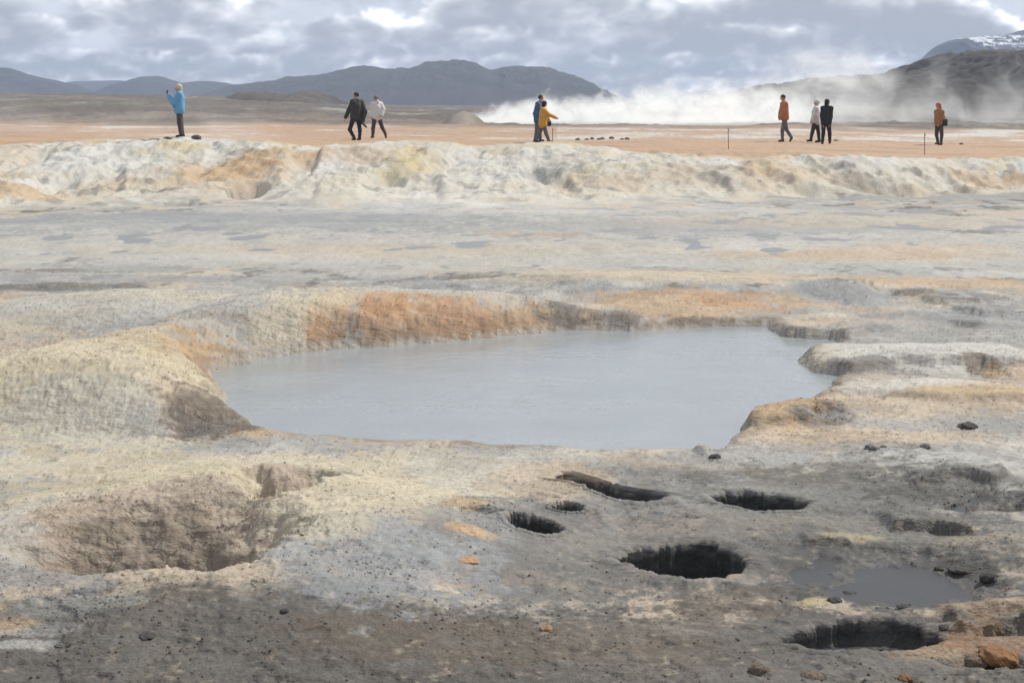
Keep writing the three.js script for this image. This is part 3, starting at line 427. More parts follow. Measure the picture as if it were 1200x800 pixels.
range('hill', 'broad dark brown lava hill rising behind the steam plumes', 300, 190, [[820, 124], [860, 112], [885, 105], [920, 101], [945, 95], [965, 92.5], [1000, 94], [1030, 90], [1052, 87], [1066, 81], [1078, 74], [1092, 70], [1112, 66], [1140, 64.5], [1170, 62], [1200, 60], [1300, 56], [1420, 70]], (px, py, q, gl, x, z) => {
  const n = fbm(x * 0.16, z * 0.07, 5), m = sm(0.05, 0.4, fbm(x * 0.05 + 9, z * 0.03, 4)), k = 1 + 0.5 * n + 0.3 * q; return [lerp(0.038, 0.075, m) * k, lerp(0.033, 0.065, m) * k, lerp(0.03, 0.056, m) * k];
}, { rough: 0.35, base: 0.2, nx: 460, nz: 160, jag: 2.0, pow: 1.0, gf: 26 });
range('lava_mound', 'low black lava mound on the plain before the mountain', 260, 60, [[268, 121], [282, 112], [296, 108], [310, 107.5], [325, 109], [345, 110.5], [360, 107.5], [372, 108], [388, 113], [402, 119], [415, 124]], rock([0.075, 0.066, 0.06], 0.6), { rough: 0.3, base: 1.2, jag: 0.7 });

// ---------------------------------------------------------------- people
const hash3 = (a) => new THREE.Vector3(...a);
function nets(sdf, lo, hi, cell) {                      // surface nets on a grid
  const nx = Math.ceil((hi[0] - lo[0]) / cell) + 1, ny = Math.ceil((hi[1] - lo[1]) / cell) + 1, nz = Math.ceil((hi[2] - lo[2]) / cell) + 1, v = new Float32Array(nx * ny * nz), at = (i, j, k) => (k * ny + j) * nx + i;
  for (let k = 0; k < nz; k++) for (let j = 0; j < ny; j++) for (let i = 0; i < nx; i++) v[at(i, j, k)] = sdf(lo[0] + i * cell, lo[1] + j * cell, lo[2] + k * cell);
  const id = new Int32Array(v.length).fill(-1), pos = [], idx = [], E = [[0, 1], [0, 2], [0, 4], [1, 3], [1, 5], [2, 3], [2, 6], [3, 7], [4, 5], [4, 6], [5, 7], [6, 7]];
  for (let k = 0; k < nz - 1; k++) for (let j = 0; j < ny - 1; j++) for (let i = 0; i < nx - 1; i++) {
    const c = []; let m = 0; for (let b = 0; b < 8; b++) { const q = v[at(i + (b & 1), j + ((b >> 1) & 1), k + (b >> 2))]; c.push(q); if (q < 0) m |= 1 << b; }
    if (m === 0 || m === 255) continue;
    let s = [0, 0, 0], n = 0;
    for (const [a, b] of E) if ((c[a] < 0) !== (c[b] < 0)) { const t = c[a] / (c[a] - c[b]); s[0] += (a & 1) + t * ((b & 1) - (a & 1)); s[1] += ((a >> 1) & 1) + t * (((b >> 1) & 1) - ((a >> 1) & 1)); s[2] += (a >> 2) + t * ((b >> 2) - (a >> 2)); n++; }
    id[at(i, j, k)] = pos.length / 3; pos.push(lo[0] + (i + s[0] / n) * cell, lo[1] + (j + s[1] / n) * cell, lo[2] + (k + s[2] / n) * cell);
  }
  const quad = (a, b, c, d, f) => { if (a < 0 || b < 0 || c < 0 || d < 0) return; f ? idx.push(a, b, c, a, c, d) : idx.push(a, c, b, a, d, c); };
  for (let k = 1; k < nz - 1; k++) for (let j = 1; j < ny - 1; j++) for (let i = 1; i < nx - 1; i++) {
    const a = v[at(i, j, k)] < 0;
    if (a !== v[at(i + 1, j, k)] < 0) quad(id[at(i, j - 1, k - 1)], id[at(i, j, k - 1)], id[at(i, j, k)], id[at(i, j - 1, k)], a);
    if (a !== v[at(i, j + 1, k)] < 0) quad(id[at(i - 1, j, k - 1)], id[at(i - 1, j, k)], id[at(i, j, k)], id[at(i, j, k - 1)], a);
    if (a !== v[at(i, j, k + 1)] < 0) quad(id[at(i - 1, j - 1, k)], id[at(i, j - 1, k)], id[at(i, j, k)], id[at(i - 1, j, k)], a);
  }
  const g = new THREE.BufferGeometry(); g.setAttribute('position', new THREE.Float32BufferAttribute(pos, 3)); g.setIndex(idx); g.computeVertexNormals();
  g.setAttribute('uv', new THREE.Float32BufferAttribute(pos.filter((_, i) => i % 3 < 2).map((q) => q * 2), 2)); return g;
}
// bones: [ax, ay, az, ra, bx, by, bz, rb]
function field(bones, k = 0.035) {
  return (x, y, z) => {
    let r = 9;
    for (const b of bones) {
      const ex = b[4] - b[0], ey = b[5] - b[1], ez = b[6] - b[2], px = x - b[0], py = y - b[1], pz = z - b[2], t = clamp((px * ex + py * ey + pz * ez) / (ex * ex + ey * ey + ez * ez + 1e-9), 0, 1);
      const q = Math.hypot(px - t * ex, py - t * ey, pz - t * ez) - lerp(b[3], b[7], t), h = clamp(0.5 + 0.5 * (r - q) / k, 0, 1);
      r = lerp(r, q, h) - k * h * (1 - h);
    }
    return r;
  };
}
function meshOf(bones, cell, k, cut) {
  const lo = [9, 9, 9], hi = [-9, -9, -9];
  for (const b of bones) for (const o of [0, 4]) for (let a = 0; a < 3; a++) { const r = Math.max(b[3], b[7]) + 0.05; lo[a] = Math.min(lo[a], b[o + a] - r); hi[a] = Math.max(hi[a], b[o + a] + r); }
  const f = field(bones, k); return nets(cut ? (x, y, z) => Math.max(f(x, y, z), cut(x, y, z)) : f, lo, hi, cell);
}
const bone = (a, ra, b, rb) => [a.x, a.y, a.z, ra, b.x, b.y, b.z, rb];
const handGeo = (() => {                                 // a right hand, wrist at the origin, fingers along -y, palm towards -z, thumb towards -x
  const B = [], V = (x, y, z) => new THREE.Vector3(x, y, z); B.push(bone(V(-0.012, 0, 0), 0.024, V(-0.018, -0.06, 0), 0.019), bone(V(0.012, 0, 0), 0.022, V(0.02, -0.058, 0), 0.017));
  [[-0.03, 0.07, 0.0], [-0.01, 0.079, 0.002], [0.01, 0.073, 0.004], [0.029, 0.057, 0.008]].forEach(([x, l, c]) => { const a = V(x * 0.8, -0.066, 0), b = V(x, -0.066 - l * 0.5, -0.008 - c), e = V(x, -0.066 - l * 0.78, -0.026 - c), f = V(x, -0.066 - l * 0.86, -0.045 - c); B.push(bone(a, 0.0095, b, 0.0088), bone(b, 0.0088, e, 0.008), bone(e, 0.008, f, 0.007)); });
  B.push(bone(V(-0.026, -0.015, 0), 0.013, V(-0.05, -0.042, -0.012), 0.0105), bone(V(-0.05, -0.042, -0.012), 0.0105, V(-0.056, -0.072, -0.022), 0.0085));
  return meshOf(B, 0.0055, 0.006);
})();
const matte = (c, r = 0.85) => new THREE.MeshStandardMaterial({ color: new THREE.Color(...c), roughness: r, map: clothTone });
const SKIN = new THREE.MeshStandardMaterial({ color: new THREE.Color(0.50, 0.30, 0.22), roughness: 0.6 }), EYEM = new THREE.MeshStandardMaterial({ color: new THREE.Color(0.03, 0.025, 0.02), roughness: 0.3 });
const PEOPLE = [];
function person(o) {
  const { D, at } = o, J = ([px, py, dz = 0]) => new THREE.Vector3((px - at[0]) * D / F, (at[1] - py) * D / F, -dz);
  const root = new THREE.Group(); root.name = numbered('person'); scene.add(root);
  const x = (at[0] - CX) * D / F; root.position.set(x, 0, -D);
  const fa = o.face * Math.PI / 180, fwd = new THREE.Vector3(Math.sin(fa), 0, Math.cos(fa)), side = new THREE.Vector3(-Math.cos(fa), 0, Math.sin(fa));   // 0 = towards the viewer, 90 = to the right; side = the person's right hand side
  const head = J(o.head), neck = J(o.neck), pelvis = J(o.pelvis), sw = o.sw ?? 0.165, hw = 0.085;
  const sh = [1, -1].map((s) => neck.clone().addScaledVector(side, s * sw).add(new THREE.Vector3(0, -0.05, 0))), hip = [1, -1].map((s) => pelvis.clone().addScaledVector(side, s * hw));
  const arms = o.arms.map(([e, h]) => [J(e), J(h)]), legs = o.legs.map(([k, a]) => [J(k), J(a)]);
  const chest = neck.clone().lerp(pelvis, 0.35), waist = neck.clone().lerp(pelvis, 0.72), fit = o.fit ?? 1, hr = o.hr ?? 0.098;
  // body: one continuous figure
  const B = [bone(neck.clone().lerp(head, 0.7), 0.05, neck, 0.058), bone(neck, 0.07, chest, 0.13), bone(chest, 0.13, waist, 0.115), bone(waist, 0.115, pelvis, 0.13)];
  for (const i of [0, 1]) {
    B.push(bone(neck, 0.06, sh[i], 0.06), bone(sh[i], 0.055, arms[i][0], 0.042), bone(arms[i][0], 0.042, arms[i][1], 0.029), bone(hip[i], 0.085, legs[i][0], 0.056), bone(legs[i][0], 0.056, legs[i][1], 0.04));
    B.push(bone(legs[i][1], 0.04, legs[i][1].clone().addScaledVector(o.toe?.[i] ?? fwd, 0.1).add(new THREE.Vector3(0, -0.045, 0)), 0.03));
  }
  const parts = [meshOf(B, 0.02, 0.03)];
  const hf = (o.look !== undefined ? new THREE.Vector3(Math.sin(o.look * Math.PI / 180), o.nod ?? 0, Math.cos(o.look * Math.PI / 180)) : fwd.clone().setY(o.nod ?? 0)).normalize(), hs = new THREE.Vector3().crossVectors(hf, new THREE.Vector3(0, 1, 0)).normalize(), hu = new THREE.Vector3().crossVectors(hs, hf);
  const P = (f, s, u) => head.clone().addScaledVector(hf, f).addScaledVector(hs, s).addScaledVector(hu, u);
  parts.push(meshOf([bone(P(-0.015, 0, 0.03), 0.088, P(0.02, 0, 0.02), 0.08), bone(P(0.035, 0, -0.03), 0.058, P(0.05, 0, -0.075), 0.036), bone(P(0.09, 0, 0.0), 0.01, P(0.108, 0, -0.022), 0.014), bone(P(0.085, -0.02, -0.052), 0.009, P(0.085, 0.02, -0.052), 0.009), bone(P(-0.005, 0.086, 0.008), 0.014, P(-0.01, 0.09, -0.018), 0.011), bone(P(-0.005, -0.086, 0.008), 0.014, P(-0.01, -0.09, -0.018), 0.011), bone(P(-0.02, 0, -0.05), 0.055, P(-0.01, 0, -0.1), 0.055)], 0.008, 0.02));
  for (const i of [0, 1]) {
    const dir = arms[i][1].clone().sub(arms[i][0]).normalize(), z = side.clone().multiplyScalar(i ? 1 : -1).addScaledVector(dir, -side.dot(dir) * (i ? 1 : -1)).normalize(), y = dir.clone().negate(), xx = new THREE.Vector3().crossVectors(y, z.clone().negate());
    const m = new THREE.Matrix4().makeBasis(xx, y, z.clone().negate()).setPosition(arms[i][1]); parts.push(handGeo.clone().applyMatrix4(m));
  }
  put('body', mergeGeometries(parts), SKIN, root);
  for (const s of [-1, 1]) { const p = P(0.082, s * 0.032, 0.012); put('eye', new THREE.SphereGeometry(0.011, 8, 6).translate(p.x, p.y, p.z), EYEM, root); }
  // clothes
  const hem = pelvis.clone().lerp(waist, -(o.hem ?? 0.35)), q = 0.022 * fit, JB = [bone(neck.clone().add(new THREE.Vector3(0, -0.02, 0)), 0.075 + q, chest, 0.135 + q), bone(chest, 0.135 + q, hem, 0.14 + q)];
  const low = [1, -1].map((s) => hem.clone().addScaledVector(side, s * 0.075));
  for (const i of [0, 1]) { const c2 = sh[i].clone().lerp(chest, 0.25); JB.push(bone(neck, 0.06, sh[i], 0.062 + q), bone(c2, 0.08 + q, low[i], 0.115 + q), bone(sh[i], 0.058 + q, arms[i][0], 0.05 + q), bone(arms[i][0], 0.05 + q, arms[i][1], 0.038 + q)); }
  if (o.hood) JB.push(bone(neck.clone().addScaledVector(fwd, -0.05), 0.08, neck.clone().addScaledVector(fwd, -0.07).add(new THREE.Vector3(0, 0.06, 0)), 0.07));
  const jg = meshOf(JB, 0.018, 0.04); ripple(jg, 0.012, D);
  put(o.coatName ?? 'jacket', jg, o.coat, root);
  const TB = [bone(hip[0], 0.115, hip[1], 0.115), bone(waist, 0.11, pelvis, 0.13)];
  for (const i of [0, 1]) TB.push(bone(hip[i], 0.102, legs[i][0], 0.074), bone(legs[i][0], 0.074, legs[i][1].clone().lerp(legs[i][0], 0.06), 0.06));
  const tg = meshOf(TB, 0.018, 0.03); ripple(tg, 0.008, D + 5); put('trousers', tg, o.legsM, root);
  for (const i of [0, 1]) { const a = legs[i][1], f = (o.toe?.[i] ?? fwd).clone().normalize(); put('shoe', meshOf([bone(a.clone().add(new THREE.Vector3(0, -0.01, 0)), 0.052, a.clone().addScaledVector(f, -0.03).add(new THREE.Vector3(0, -0.04, 0)), 0.048), bone(a.clone().add(new THREE.Vector3(0, -0.035, 0)), 0.048, a.clone().addScaledVector(f, 0.14).add(new THREE.Vector3(0, -0.052, 0)), 0.036)], 0.014, 0.02), o.shoes, root); }
  const cap = (r, f0, u0, ex = []) => meshOf([bone(P(-0.015 + f0, 0, 0.035 + u0), r, P(0.0 + f0, 0, 0.03 + u0), r * 0.97), ...ex], 0.011, 0.02, (X, Y, Z) => { const v = new THREE.Vector3(X, Y, Z).sub(head), f = v.dot(hf), u2 = v.dot(hu); return Math.max(f * 0.9 - 0.045 - u2 * 0.75, -u2 - (f < -0.02 ? 0.15 : 0.03)); });
  const hair = o.hair; put(hair[0], cap(hr, -0.008, 0, hair[2] === 'long' ? [bone(P(-0.05, 0, -0.03), 0.075, P(-0.06, 0, -0.14), 0.06)] : hair[2] === 'hood' ? [bone(P(-0.03, 0, -0.05), 0.095, P(-0.04, 0, -0.13), 0.09)] : []), hair[1], root);
  for (const e of o.extra ?? []) put(e[0], meshOf(e[1].map(([a, ra, b, rb]) => bone(J(a), ra, J(b), rb)), 0.014, 0.02), e[2], root);
  // stand on the ground: the lower sole touches it
  let low2 = 9; for (const [, a] of legs) low2 = Math.min(low2, a.y - 0.09);
  const foot = legs.reduce((s, l) => (l[1].y < s.y ? l[1] : s), legs[0][1]);
  root.position.y = groundAt(x + foot.x, D - foot.z) - low2 - 0.004;
  tag(root, o.label, 'person', o.group); PEOPLE.push({ root, J, D });
  return { root, J };
}
function ripple(g, a, s) { const p = g.attributes.position, n = g.attributes.normal; for (let i = 0; i < p.count; i++) { const w = a * (fbm(p.getX(i) * 7 + s, p.getY(i) * 9 + p.getZ(i) * 6, 3)); p.setXYZ(i, p.getX(i) + n.getX(i) * w, p.getY(i) + n.getY(i) * w, p.getZ(i) + n.getZ(i) * w); } g.computeVertexNormals(); }
const M = {
  sky: matte([0.16, 0.40, 0.66]), black: matte([0.022, 0.022, 0.025]), char: matte([0.05, 0.05, 0.052]), white: matte([0.75, 0.75, 0.75]), blue: matte([0.07, 0.15, 0.32]), yellow: matte([0.68, 0.38, 0.05], 0.6), grey: matte([0.15, 0.155, 0.17]), orange: matte([0.50, 0.19, 0.09]), rust: matte([0.38, 0.19, 0.07]), navy: matte([0.05, 0.055, 0.07]), brown: matte([0.07, 0.055, 0.045]), plum: matte([0.085, 0.07, 0.07]),
  blond: matte([0.72, 0.58, 0.40]), dark: matte([0.025, 0.02, 0.017]), brownHair: matte([0.06, 0.04, 0.028]), greyHair: matte([0.25, 0.23, 0.21]),
};
const V3 = (x, y, z) => new THREE.Vector3(x, y, z);
const p1 = person({ D: 48.6, at: [211, 163], face: -82, nod: -0.08, head: [208.6, 106], neck: [210, 111.5], pelvis: [209.8, 130], arms: [[[203.5, 124, 0.2], [198, 115.5, 0.1]], [[204.5, 124, -0.2], [198, 115.5, -0.08]]], legs: [[[211, 147, 0.07], [213, 160, 0.08]], [[210.5, 147, -0.07], [212.5, 160.5, -0.08]]], coat: M.sky, legsM: M.plum, shoes: M.black, hair: ['hair', M.blond, 'long'], hem: 0.35, fit: 1.4, hr: 0.104, extra: [['bag_strap', [[[213.5, 112, -0.17], 0.018, [206, 119, -0.19], 0.018], [[206, 119, -0.19], 0.018, [204, 128, -0.14], 0.02]], M.navy]], label: 'person in a light blue jacket holding up a phone on the crest' });
person({ D: 57, at: [417, 165.5], face: -142, look: -110, head: [417, 113.2], neck: [418.2, 119], pelvis: [416.8, 138], sw: 0.19, arms: [[[427.5, 132, 0.06], [425, 143.5, 0.02]], [[408.5, 130.5, 0.05], [405, 138.5, -0.05]]], legs: [[[421.5, 153.5, 0.05], [421, 163, 0.06]], [[410, 153, -0.1], [415.5, 163, -0.12]]], coat: M.char, legsM: M.black, shoes: M.black, hair: ['hair', M.brownHair], hem: 0.05, fit: 1.5, label: 'person in a dark jacket and black trousers walking with a tripod case' });
person({ D: 61, at: [441, 160], face: -150, look: -140, head: [440.2, 113.5], neck: [441.3, 118.6], pelvis: [441.3, 134.5], arms: [[[449, 126, 0.02], [447.5, 133, -0.1]], [[436, 127.5, 0.02], [435, 134, -0.08]]], legs: [[[447.5, 148, 0.15], [450.5, 155, 0.42]], [[437.3, 149, -0.1], [437, 157.5, -0.12]]], toe: [V3(0.2, -1, -0.1), null], coat: M.white, legsM: M.plum, shoes: M.brown, hair: ['cap', M.greyHair], hem: 0.1, fit: 1.5, hood: true, label: 'person in a white jacket walking off with one foot lifted' });
person({ D: 59.6, at: [630, 166.5], face: 60, look: 100, head: [634, 115.2], neck: [632.6, 120.6], pelvis: [631, 139.5], arms: [[[626.8, 133, -0.06], [628.2, 144, -0.12]], [[636, 133, 0.12], [637, 143, 0.1]]], legs: [[[629, 153.5, -0.05], [627, 164, 0]], [[632.5, 153, 0.1], [633.5, 163.5, 0.15]]], coat: M.blue, legsM: M.grey, shoes: M.navy, hair: ['cap', M.navy], hem: 0.3, fit: 1.2, label: 'person in a blue jacket walking behind the yellow raincoat' });
person({ D: 58.6, at: [637, 167.5], face: 80, look: 130, head: [638.3, 122.6], neck: [637.4, 127.8], pelvis: [636.4, 143.5], sw: 0.14, arms: [[[644, 135.5, -0.12], [650.5, 138.3, -0.15]], [[640.5, 136, 0.15], [643.5, 142.5, 0.2]]], legs: [[[640.2, 157.5, -0.06], [643.2, 165.2, -0.06]], [[632, 157.5, 0.06], [628.8, 165, 0.06]]], coat: M.yellow, coatName: 'raincoat', legsM: M.grey, shoes: M.navy, hair: ['hair', M.dark, 'long'], hem: 0.7, fit: 1.3, hood: true, label: 'person in a yellow raincoat pointing ahead with an outstretched arm' });
person({ D: 59, at: [919, 166], face: -80, nod: -0.35, head: [917.8, 114.8], neck: [919.2, 120.2], pelvis: [919.8, 138], arms: [[[916, 131.5, 0.18], [914.3, 138, 0.06]], [[918, 132, -0.2], [914.8, 138.2, -0.08]]], legs: [[[922.5, 152, 0.08], [928.3, 161, 0.09]], [[916.8, 152.5, -0.07], [916.8, 163.5, -0.08]]], toe: [V3(-0.5, -0.9, 0), null], coat: M.orange, legsM: M.grey, shoes: M.brown, hair: ['hair', M.brownHair], hem: -0.1, fit: 1.3, label: 'person in an orange jacket striding with hands held in front' });
person({ D: 60.5, at: [956, 167.5], face: -110, head: [957.3, 120.8], neck: [957.2, 126], pelvis: [956.2, 142], arms: [[[955.5, 135, 0.2], [952.5, 142, 0.14]], [[954.5, 135.5, -0.2], [951, 142, -0.16]]], legs: [[[960, 155.5, 0.08], [960.8, 164.8, 0.1]], [[951.8, 155.5, -0.08], [950, 163.8, -0.08]]], coat: M.white, legsM: M.char, shoes: M.black, hair: ['knitted_hat', M.white], hr: 0.112, hem: 0.0, fit: 1.5, label: 'person in a pale grey jacket and white knitted hat' });
person({ D: 59.7, at: [968, 168.5], face: 165, look: 120, head: [970, 119.6], neck: [969.4, 125], pelvis: [968.4, 142.5], arms: [[[974, 136, 0.0], [972.5, 145, -0.06]], [[963.6, 136, 0.02], [964, 145.5, -0.06]]], legs: [[[972.8, 156.5, 0.02], [973, 165.6, 0.04]], [[964.8, 156.5, -0.05], [963.8, 166, -0.05]]], coat: M.black, legsM: M.black, shoes: M.black, hair: ['knitted_hat', M.black, 'hood'], hem: 0.1, fit: 1.0, label: 'person dressed all in black beside the white knitted hat' });
person({ D: 62, at: [1101, 170], face: -60, look: -75, nod: -0.2, head: [1100, 124.2], neck: [1101, 129.5], pelvis: [1101, 144.5], arms: [[[1097, 137.5, -0.16], [1097.5, 144, -0.2]], [[1106.3, 137, 0.08], [1103, 143, -0.05]]], legs: [[[1098.8, 157.5, 0.1], [1100.5, 166.8, 0.12]], [[1103.6, 157.5, -0.06], [1102.6, 167.4, -0.08]]], coat: M.rust, legsM: M.plum, shoes: M.brown, hair: ['hood', M.orange, 'hood'], hr: 0.112, hem: -0.1, fit: 1.2, label: 'person in an orange brown hooded jacket standing alone near a stake' });

// ---------------------------------------------------------------- small things people carry, stakes
function near(i, px, py, dz) { const { root, J } = PEOPLE[i], v = J([px, py, dz]); return v.add(root.position); }
const bev = (w, h, t, r) => { const s = new THREE.Shape(); s.moveTo(-w / 2 + r, -h / 2); s.lineTo(w / 2 - r, -h / 2); s.quadraticCurveTo(w / 2, -h / 2, w / 2, -h / 2 + r); s.lineTo(w / 2, h / 2 - r); s.quadraticCurveTo(w / 2, h / 2, w / 2 - r, h / 2); s.lineTo(-w / 2 + r, h / 2); s.quadraticCurveTo(-w / 2, h / 2, -w / 2, h / 2 - r); s.lineTo(-w / 2, -h / 2 + r); s.quadraticCurveTo(-w / 2, -h / 2, -w / 2 + r, -h / 2); return new THREE.ExtrudeGeometry(s, { depth: t, bevelEnabled: true, bevelSize: t * 0.2, bevelThickness: t * 0.2, bevelSegments: 2, curveSegments: 5 }).translate(0, 0, -t / 2); };
{
  const ph = new THREE.Group(); ph.name = numbered('phone'); scene.add(ph); ph.position.copy(near(0, 195.6, 111.6, 0)); ph.rotation.y = Math.PI / 2 - 0.15;
  put('case', bev(0.085, 0.165, 0.012, 0.012), M.black, ph); put('screen', new THREE.BoxGeometry(0.074, 0.15, 0.002).translate(0, 0, 0.0105), new THREE.MeshStandardMaterial({ color: new THREE.Color(0.03, 0.03, 0.035), roughness: 0.1 }), ph);
  tag(ph, 'dark phone held up by the person in light blue', 'phone');
  const bag = (i, px, py, dz, s, label, rot) => { const b = new THREE.Group(); b.name = numbered('bag'); scene.add(b); b.position.copy(near(i, px, py, dz)); b.rotation.y = rot; put('pouch', bev(0.2 * s, 0.24 * s, 0.09 * s, 0.04 * s), M.black, b); put('flap', bev(0.205 * s, 0.1 * s, 0.1 * s, 0.03 * s).translate(0, 0.075 * s, 0), M.navy, b); put('strap', new THREE.TorusGeometry(0.085 * s, 0.011, 6, 18, Math.PI).translate(0, 0.12 * s, 0), M.black, b); tag(b, label, 'bag'); };
  bag(4, 643.2, 145.6, 0.2, 0.75, 'small black bag in the hand of the yellow raincoat', 0.3);
  bag(8, 1106.2, 143.6, -0.12, 1.0, 'dark bag on the hip of the orange brown hooded jacket', 0.4);
  const tc = new THREE.Group(); tc.name = numbered('tripod_case'); scene.add(tc); const a = near(1, 423.5, 145, -0.02), b = near(1, 429, 150, 0.02), dir = b.clone().sub(a); tc.position.copy(a);
  tc.quaternion.setFromUnitVectors(V3(0, -1, 0), dir.clone().normalize()); const L = dir.length();
  put('tube', new THREE.LatheGeometry([[0, 0.06], [0.03, 0.05], [0.034, 0.02], [0.034, -L], [0.03, -L - 0.02], [0, -L - 0.03]].map(([r, y]) => new THREE.Vector2(r, y)), 14), M.black, tc); put('handle', new THREE.TorusGeometry(0.05, 0.009, 6, 14, Math.PI).rotateZ(-Math.PI / 2).translate(0.03, -L * 0.35, 0), M.navy, tc);
  tag(tc, 'black tripod case hanging from the hand of the dark jacket', 'case');
  const steel = new THREE.MeshStandardMaterial({ color: new THREE.Color(0.10, 0.075, 0.06), roughness: 0.7, metalness: 0.3 });
  [[854, 187, 162, 'thin rusty stake in orange soil below the striding orange jacket'], [1084, 184, 158, 'thin rusty stake in orange soil beside the hooded person'], [647.4, 168.5, 150, 'short thin stake beside the feet of the yellow raincoat']].forEach(([px, y1, y0, label], i) => {
    let d = 52; for (let k = 0; k < 40; k++) { const h = groundAt((px - CX) * d / F, d); d = lerp(d, (EYE - h) * F / (y1 - HY), 0.3); }
    d = clamp(d, 49.5, 60); const x = (px - CX) * d / F, y = groundAt(x, d), hgt = (y1 - y0) * d / F, s = new THREE.Group(); s.name = numbered('stake'); scene.add(s); s.position.set(x, y, -d); s.rotation.z = 0.02 - 0.02 * i;
    put('rod', new THREE.LatheGeometry([[0, -0.1], [0.011, -0.02], [0.012, hgt * 0.98], [0.008, hgt], [0, hgt + 0.002]].map(([r, yy]) => new THREE.Vector2(r, yy)), 10), steel, s); put('eyelet', new THREE.TorusGeometry(0.022, 0.006, 6, 16).translate(0.028, hgt * 0.9, 0), steel, s);
    tag(s, label, 'stake');
  });
}

// ---------------------------------------------------------------- stones and clods
function stoneGeo(k, flat) {
  let g = new THREE.IcosahedronGeometry(1, 5); g.deleteAttribute('uv'); g = mergeVertices(g, 1e-4); const p = g.attributes.position;
  for (let i = 0; i < p.count; i++) { const v = V3(p.getX(i), p.getY(i), p.getZ(i)), n = 1 + 0.38 * fbm(v.x * 1.3 + k * 7, v.y * 1.3 + v.z * 1.7 + k, 3) + 0.16 * fbm(v.x * 4 + v.y * 3, v.z * 4 + k * 3, 3); v.multiplyScalar(n); p.setXYZ(i, v.x, v.y * flat, v.z); }
  g.computeVertexNormals(); const uv = []; for (let i = 0; i < p.count; i++) uv.push(p.getX(i) * 0.1, p.getZ(i) * 0.1 + p.getY(i) * 0.05); g.setAttribute('uv', new THREE.Float32BufferAttribute(uv, 2)); return g;
}
const stoneGeos = [0, 1, 2, 3, 4].map((k) => stoneGeo(k + 1, [0.6, 0.5, 0.7, 0.45, 0.55][k]));
const stoneM = (c) => new THREE.MeshStandardMaterial({ color: new THREE.Color(...c), roughness: 0.92, map: soilTone, bumpMap: soilBump, bumpScale: 0.02 });
const SM = { dark: stoneM([0.075, 0.068, 0.062]), brown: stoneM([0.17, 0.125, 0.09]), rust: stoneM([0.26, 0.13, 0.055]), ochre: stoneM([0.46, 0.29, 0.16]), grey: stoneM([0.22, 0.21, 0.2]), lava: stoneM([0.13, 0.10, 0.085]) };
[
  [838, 537, 10, 'dark', 'lone dark brown clod on the near shore of the pool'], [1172, 775, 34, 'rust', 'large rusty orange rock beside the clay ledge'], [1143, 778, 22, 'brown', 'brown rock leaning by the rusty orange rock'], [1108, 737, 9, 'dark', 'dark clod on the rim above the pit puddle'], [932, 762, 6, 'dark', 'dark clod at the end of the pit rim'],
  [1101, 668, 6, 'dark', 'round black lump at the edge of the shallow puddle'], [1106, 691, 9, 'dark', 'spiky black lump standing in the shallow puddle'], [995, 702, 13, 'dark', 'broken black lump in the shallow puddle, widest of all'], [978, 705, 9, 'dark', 'black lump beside the broken one in the puddle'], [1060, 712, 9, 'dark', 'flat dark lump on the puddle margin by brown soil'], [1160, 677, 12, 'dark', 'dark crumbly lump on mud near the puddle'], [1128, 667, 16, 'dark', 'long low dark lump between puddle and crumbly lump'],
  [172, 744, 17, 'dark', 'flat dark stone lying by white mud streaks'], [70, 757, 8, 'grey', 'little pointed grey mud cone in streaked mud'], [333, 716, 8, 'dark', 'dark hollowed stone on blue grey crust'], [640, 738, 11, 'ochre', 'pale crumbly clod on dark foreground soil'], [546, 655, 24, 'ochre', 'flat ochre slab lying on grey crust'], [890, 786, 18, 'brown', 'brown clod heap at the edge of dark soil'], [950, 792, 20, 'brown', 'wide brown clod beside the clod heap'], [1062, 796, 14, 'rust', 'reddish brown clod in front of the pit'],
  [1022, 526, 12, 'grey', 'grey spattered mud lump right of the clod shore'], [1036, 524, 6, 'grey', 'smaller grey lump touching the spattered mud lump'], [1085, 524, 9, 'grey', 'grey lump alone on pale mud'], [1135, 500, 12, 'dark', 'dark splinter of crust on wet blue mud'],
  [196, 163, 7, 'lava', 'dark stone at the feet of the light blue jacket'], [230, 162, 9, 'lava', 'brown stone on the crest behind the light blue jacket'],
].forEach(([px, py, r, m, label], i) => { const [x, y, d] = seat(px, py), s = r * d / F * (m === 'dark' && px > 900 ? 1.0 : 0.72), o = put(m === 'rust' || m === 'brown' || r > 15 ? 'rock' : 'clod', stoneGeos[i % 5], SM[m]); const fl = /slab|flat|long/.test(label) ? 0.4 : 0.9; o.scale.set(s, s * fl, s * 0.9); o.rotation.y = i * 1.7; o.position.set(x, y - s * (r > 15 ? 0.12 : 0), -d); tag(o, label, m === 'rust' ? 'rock' : 'stone'); });
[[677, 157, 4], [688, 158.5, 4], [694, 160.5, 3.5], [702, 160, 4], [706, 158, 4.5], [717, 161, 4.5], [729, 162, 4], [735, 162, 4], [980, 160, 3.5], [1127, 162, 3.5]].forEach(([px, py, r], i) => { const d = 63 + (i % 3) * 0.7, x = (px - CX) * d / F, y = groundAt(x, d), s = r * d / F * 0.7, o = put('path_stone', stoneGeos[i % 5], SM.lava); o.scale.set(s, s * 1.1, s); o.rotation.y = i * 2.1; o.position.set(x, y + s * 0.15, -d); tag(o, 'dark brown stone lying on the pale strip behind the path', 'stone', 'stones on the pale strip'); });
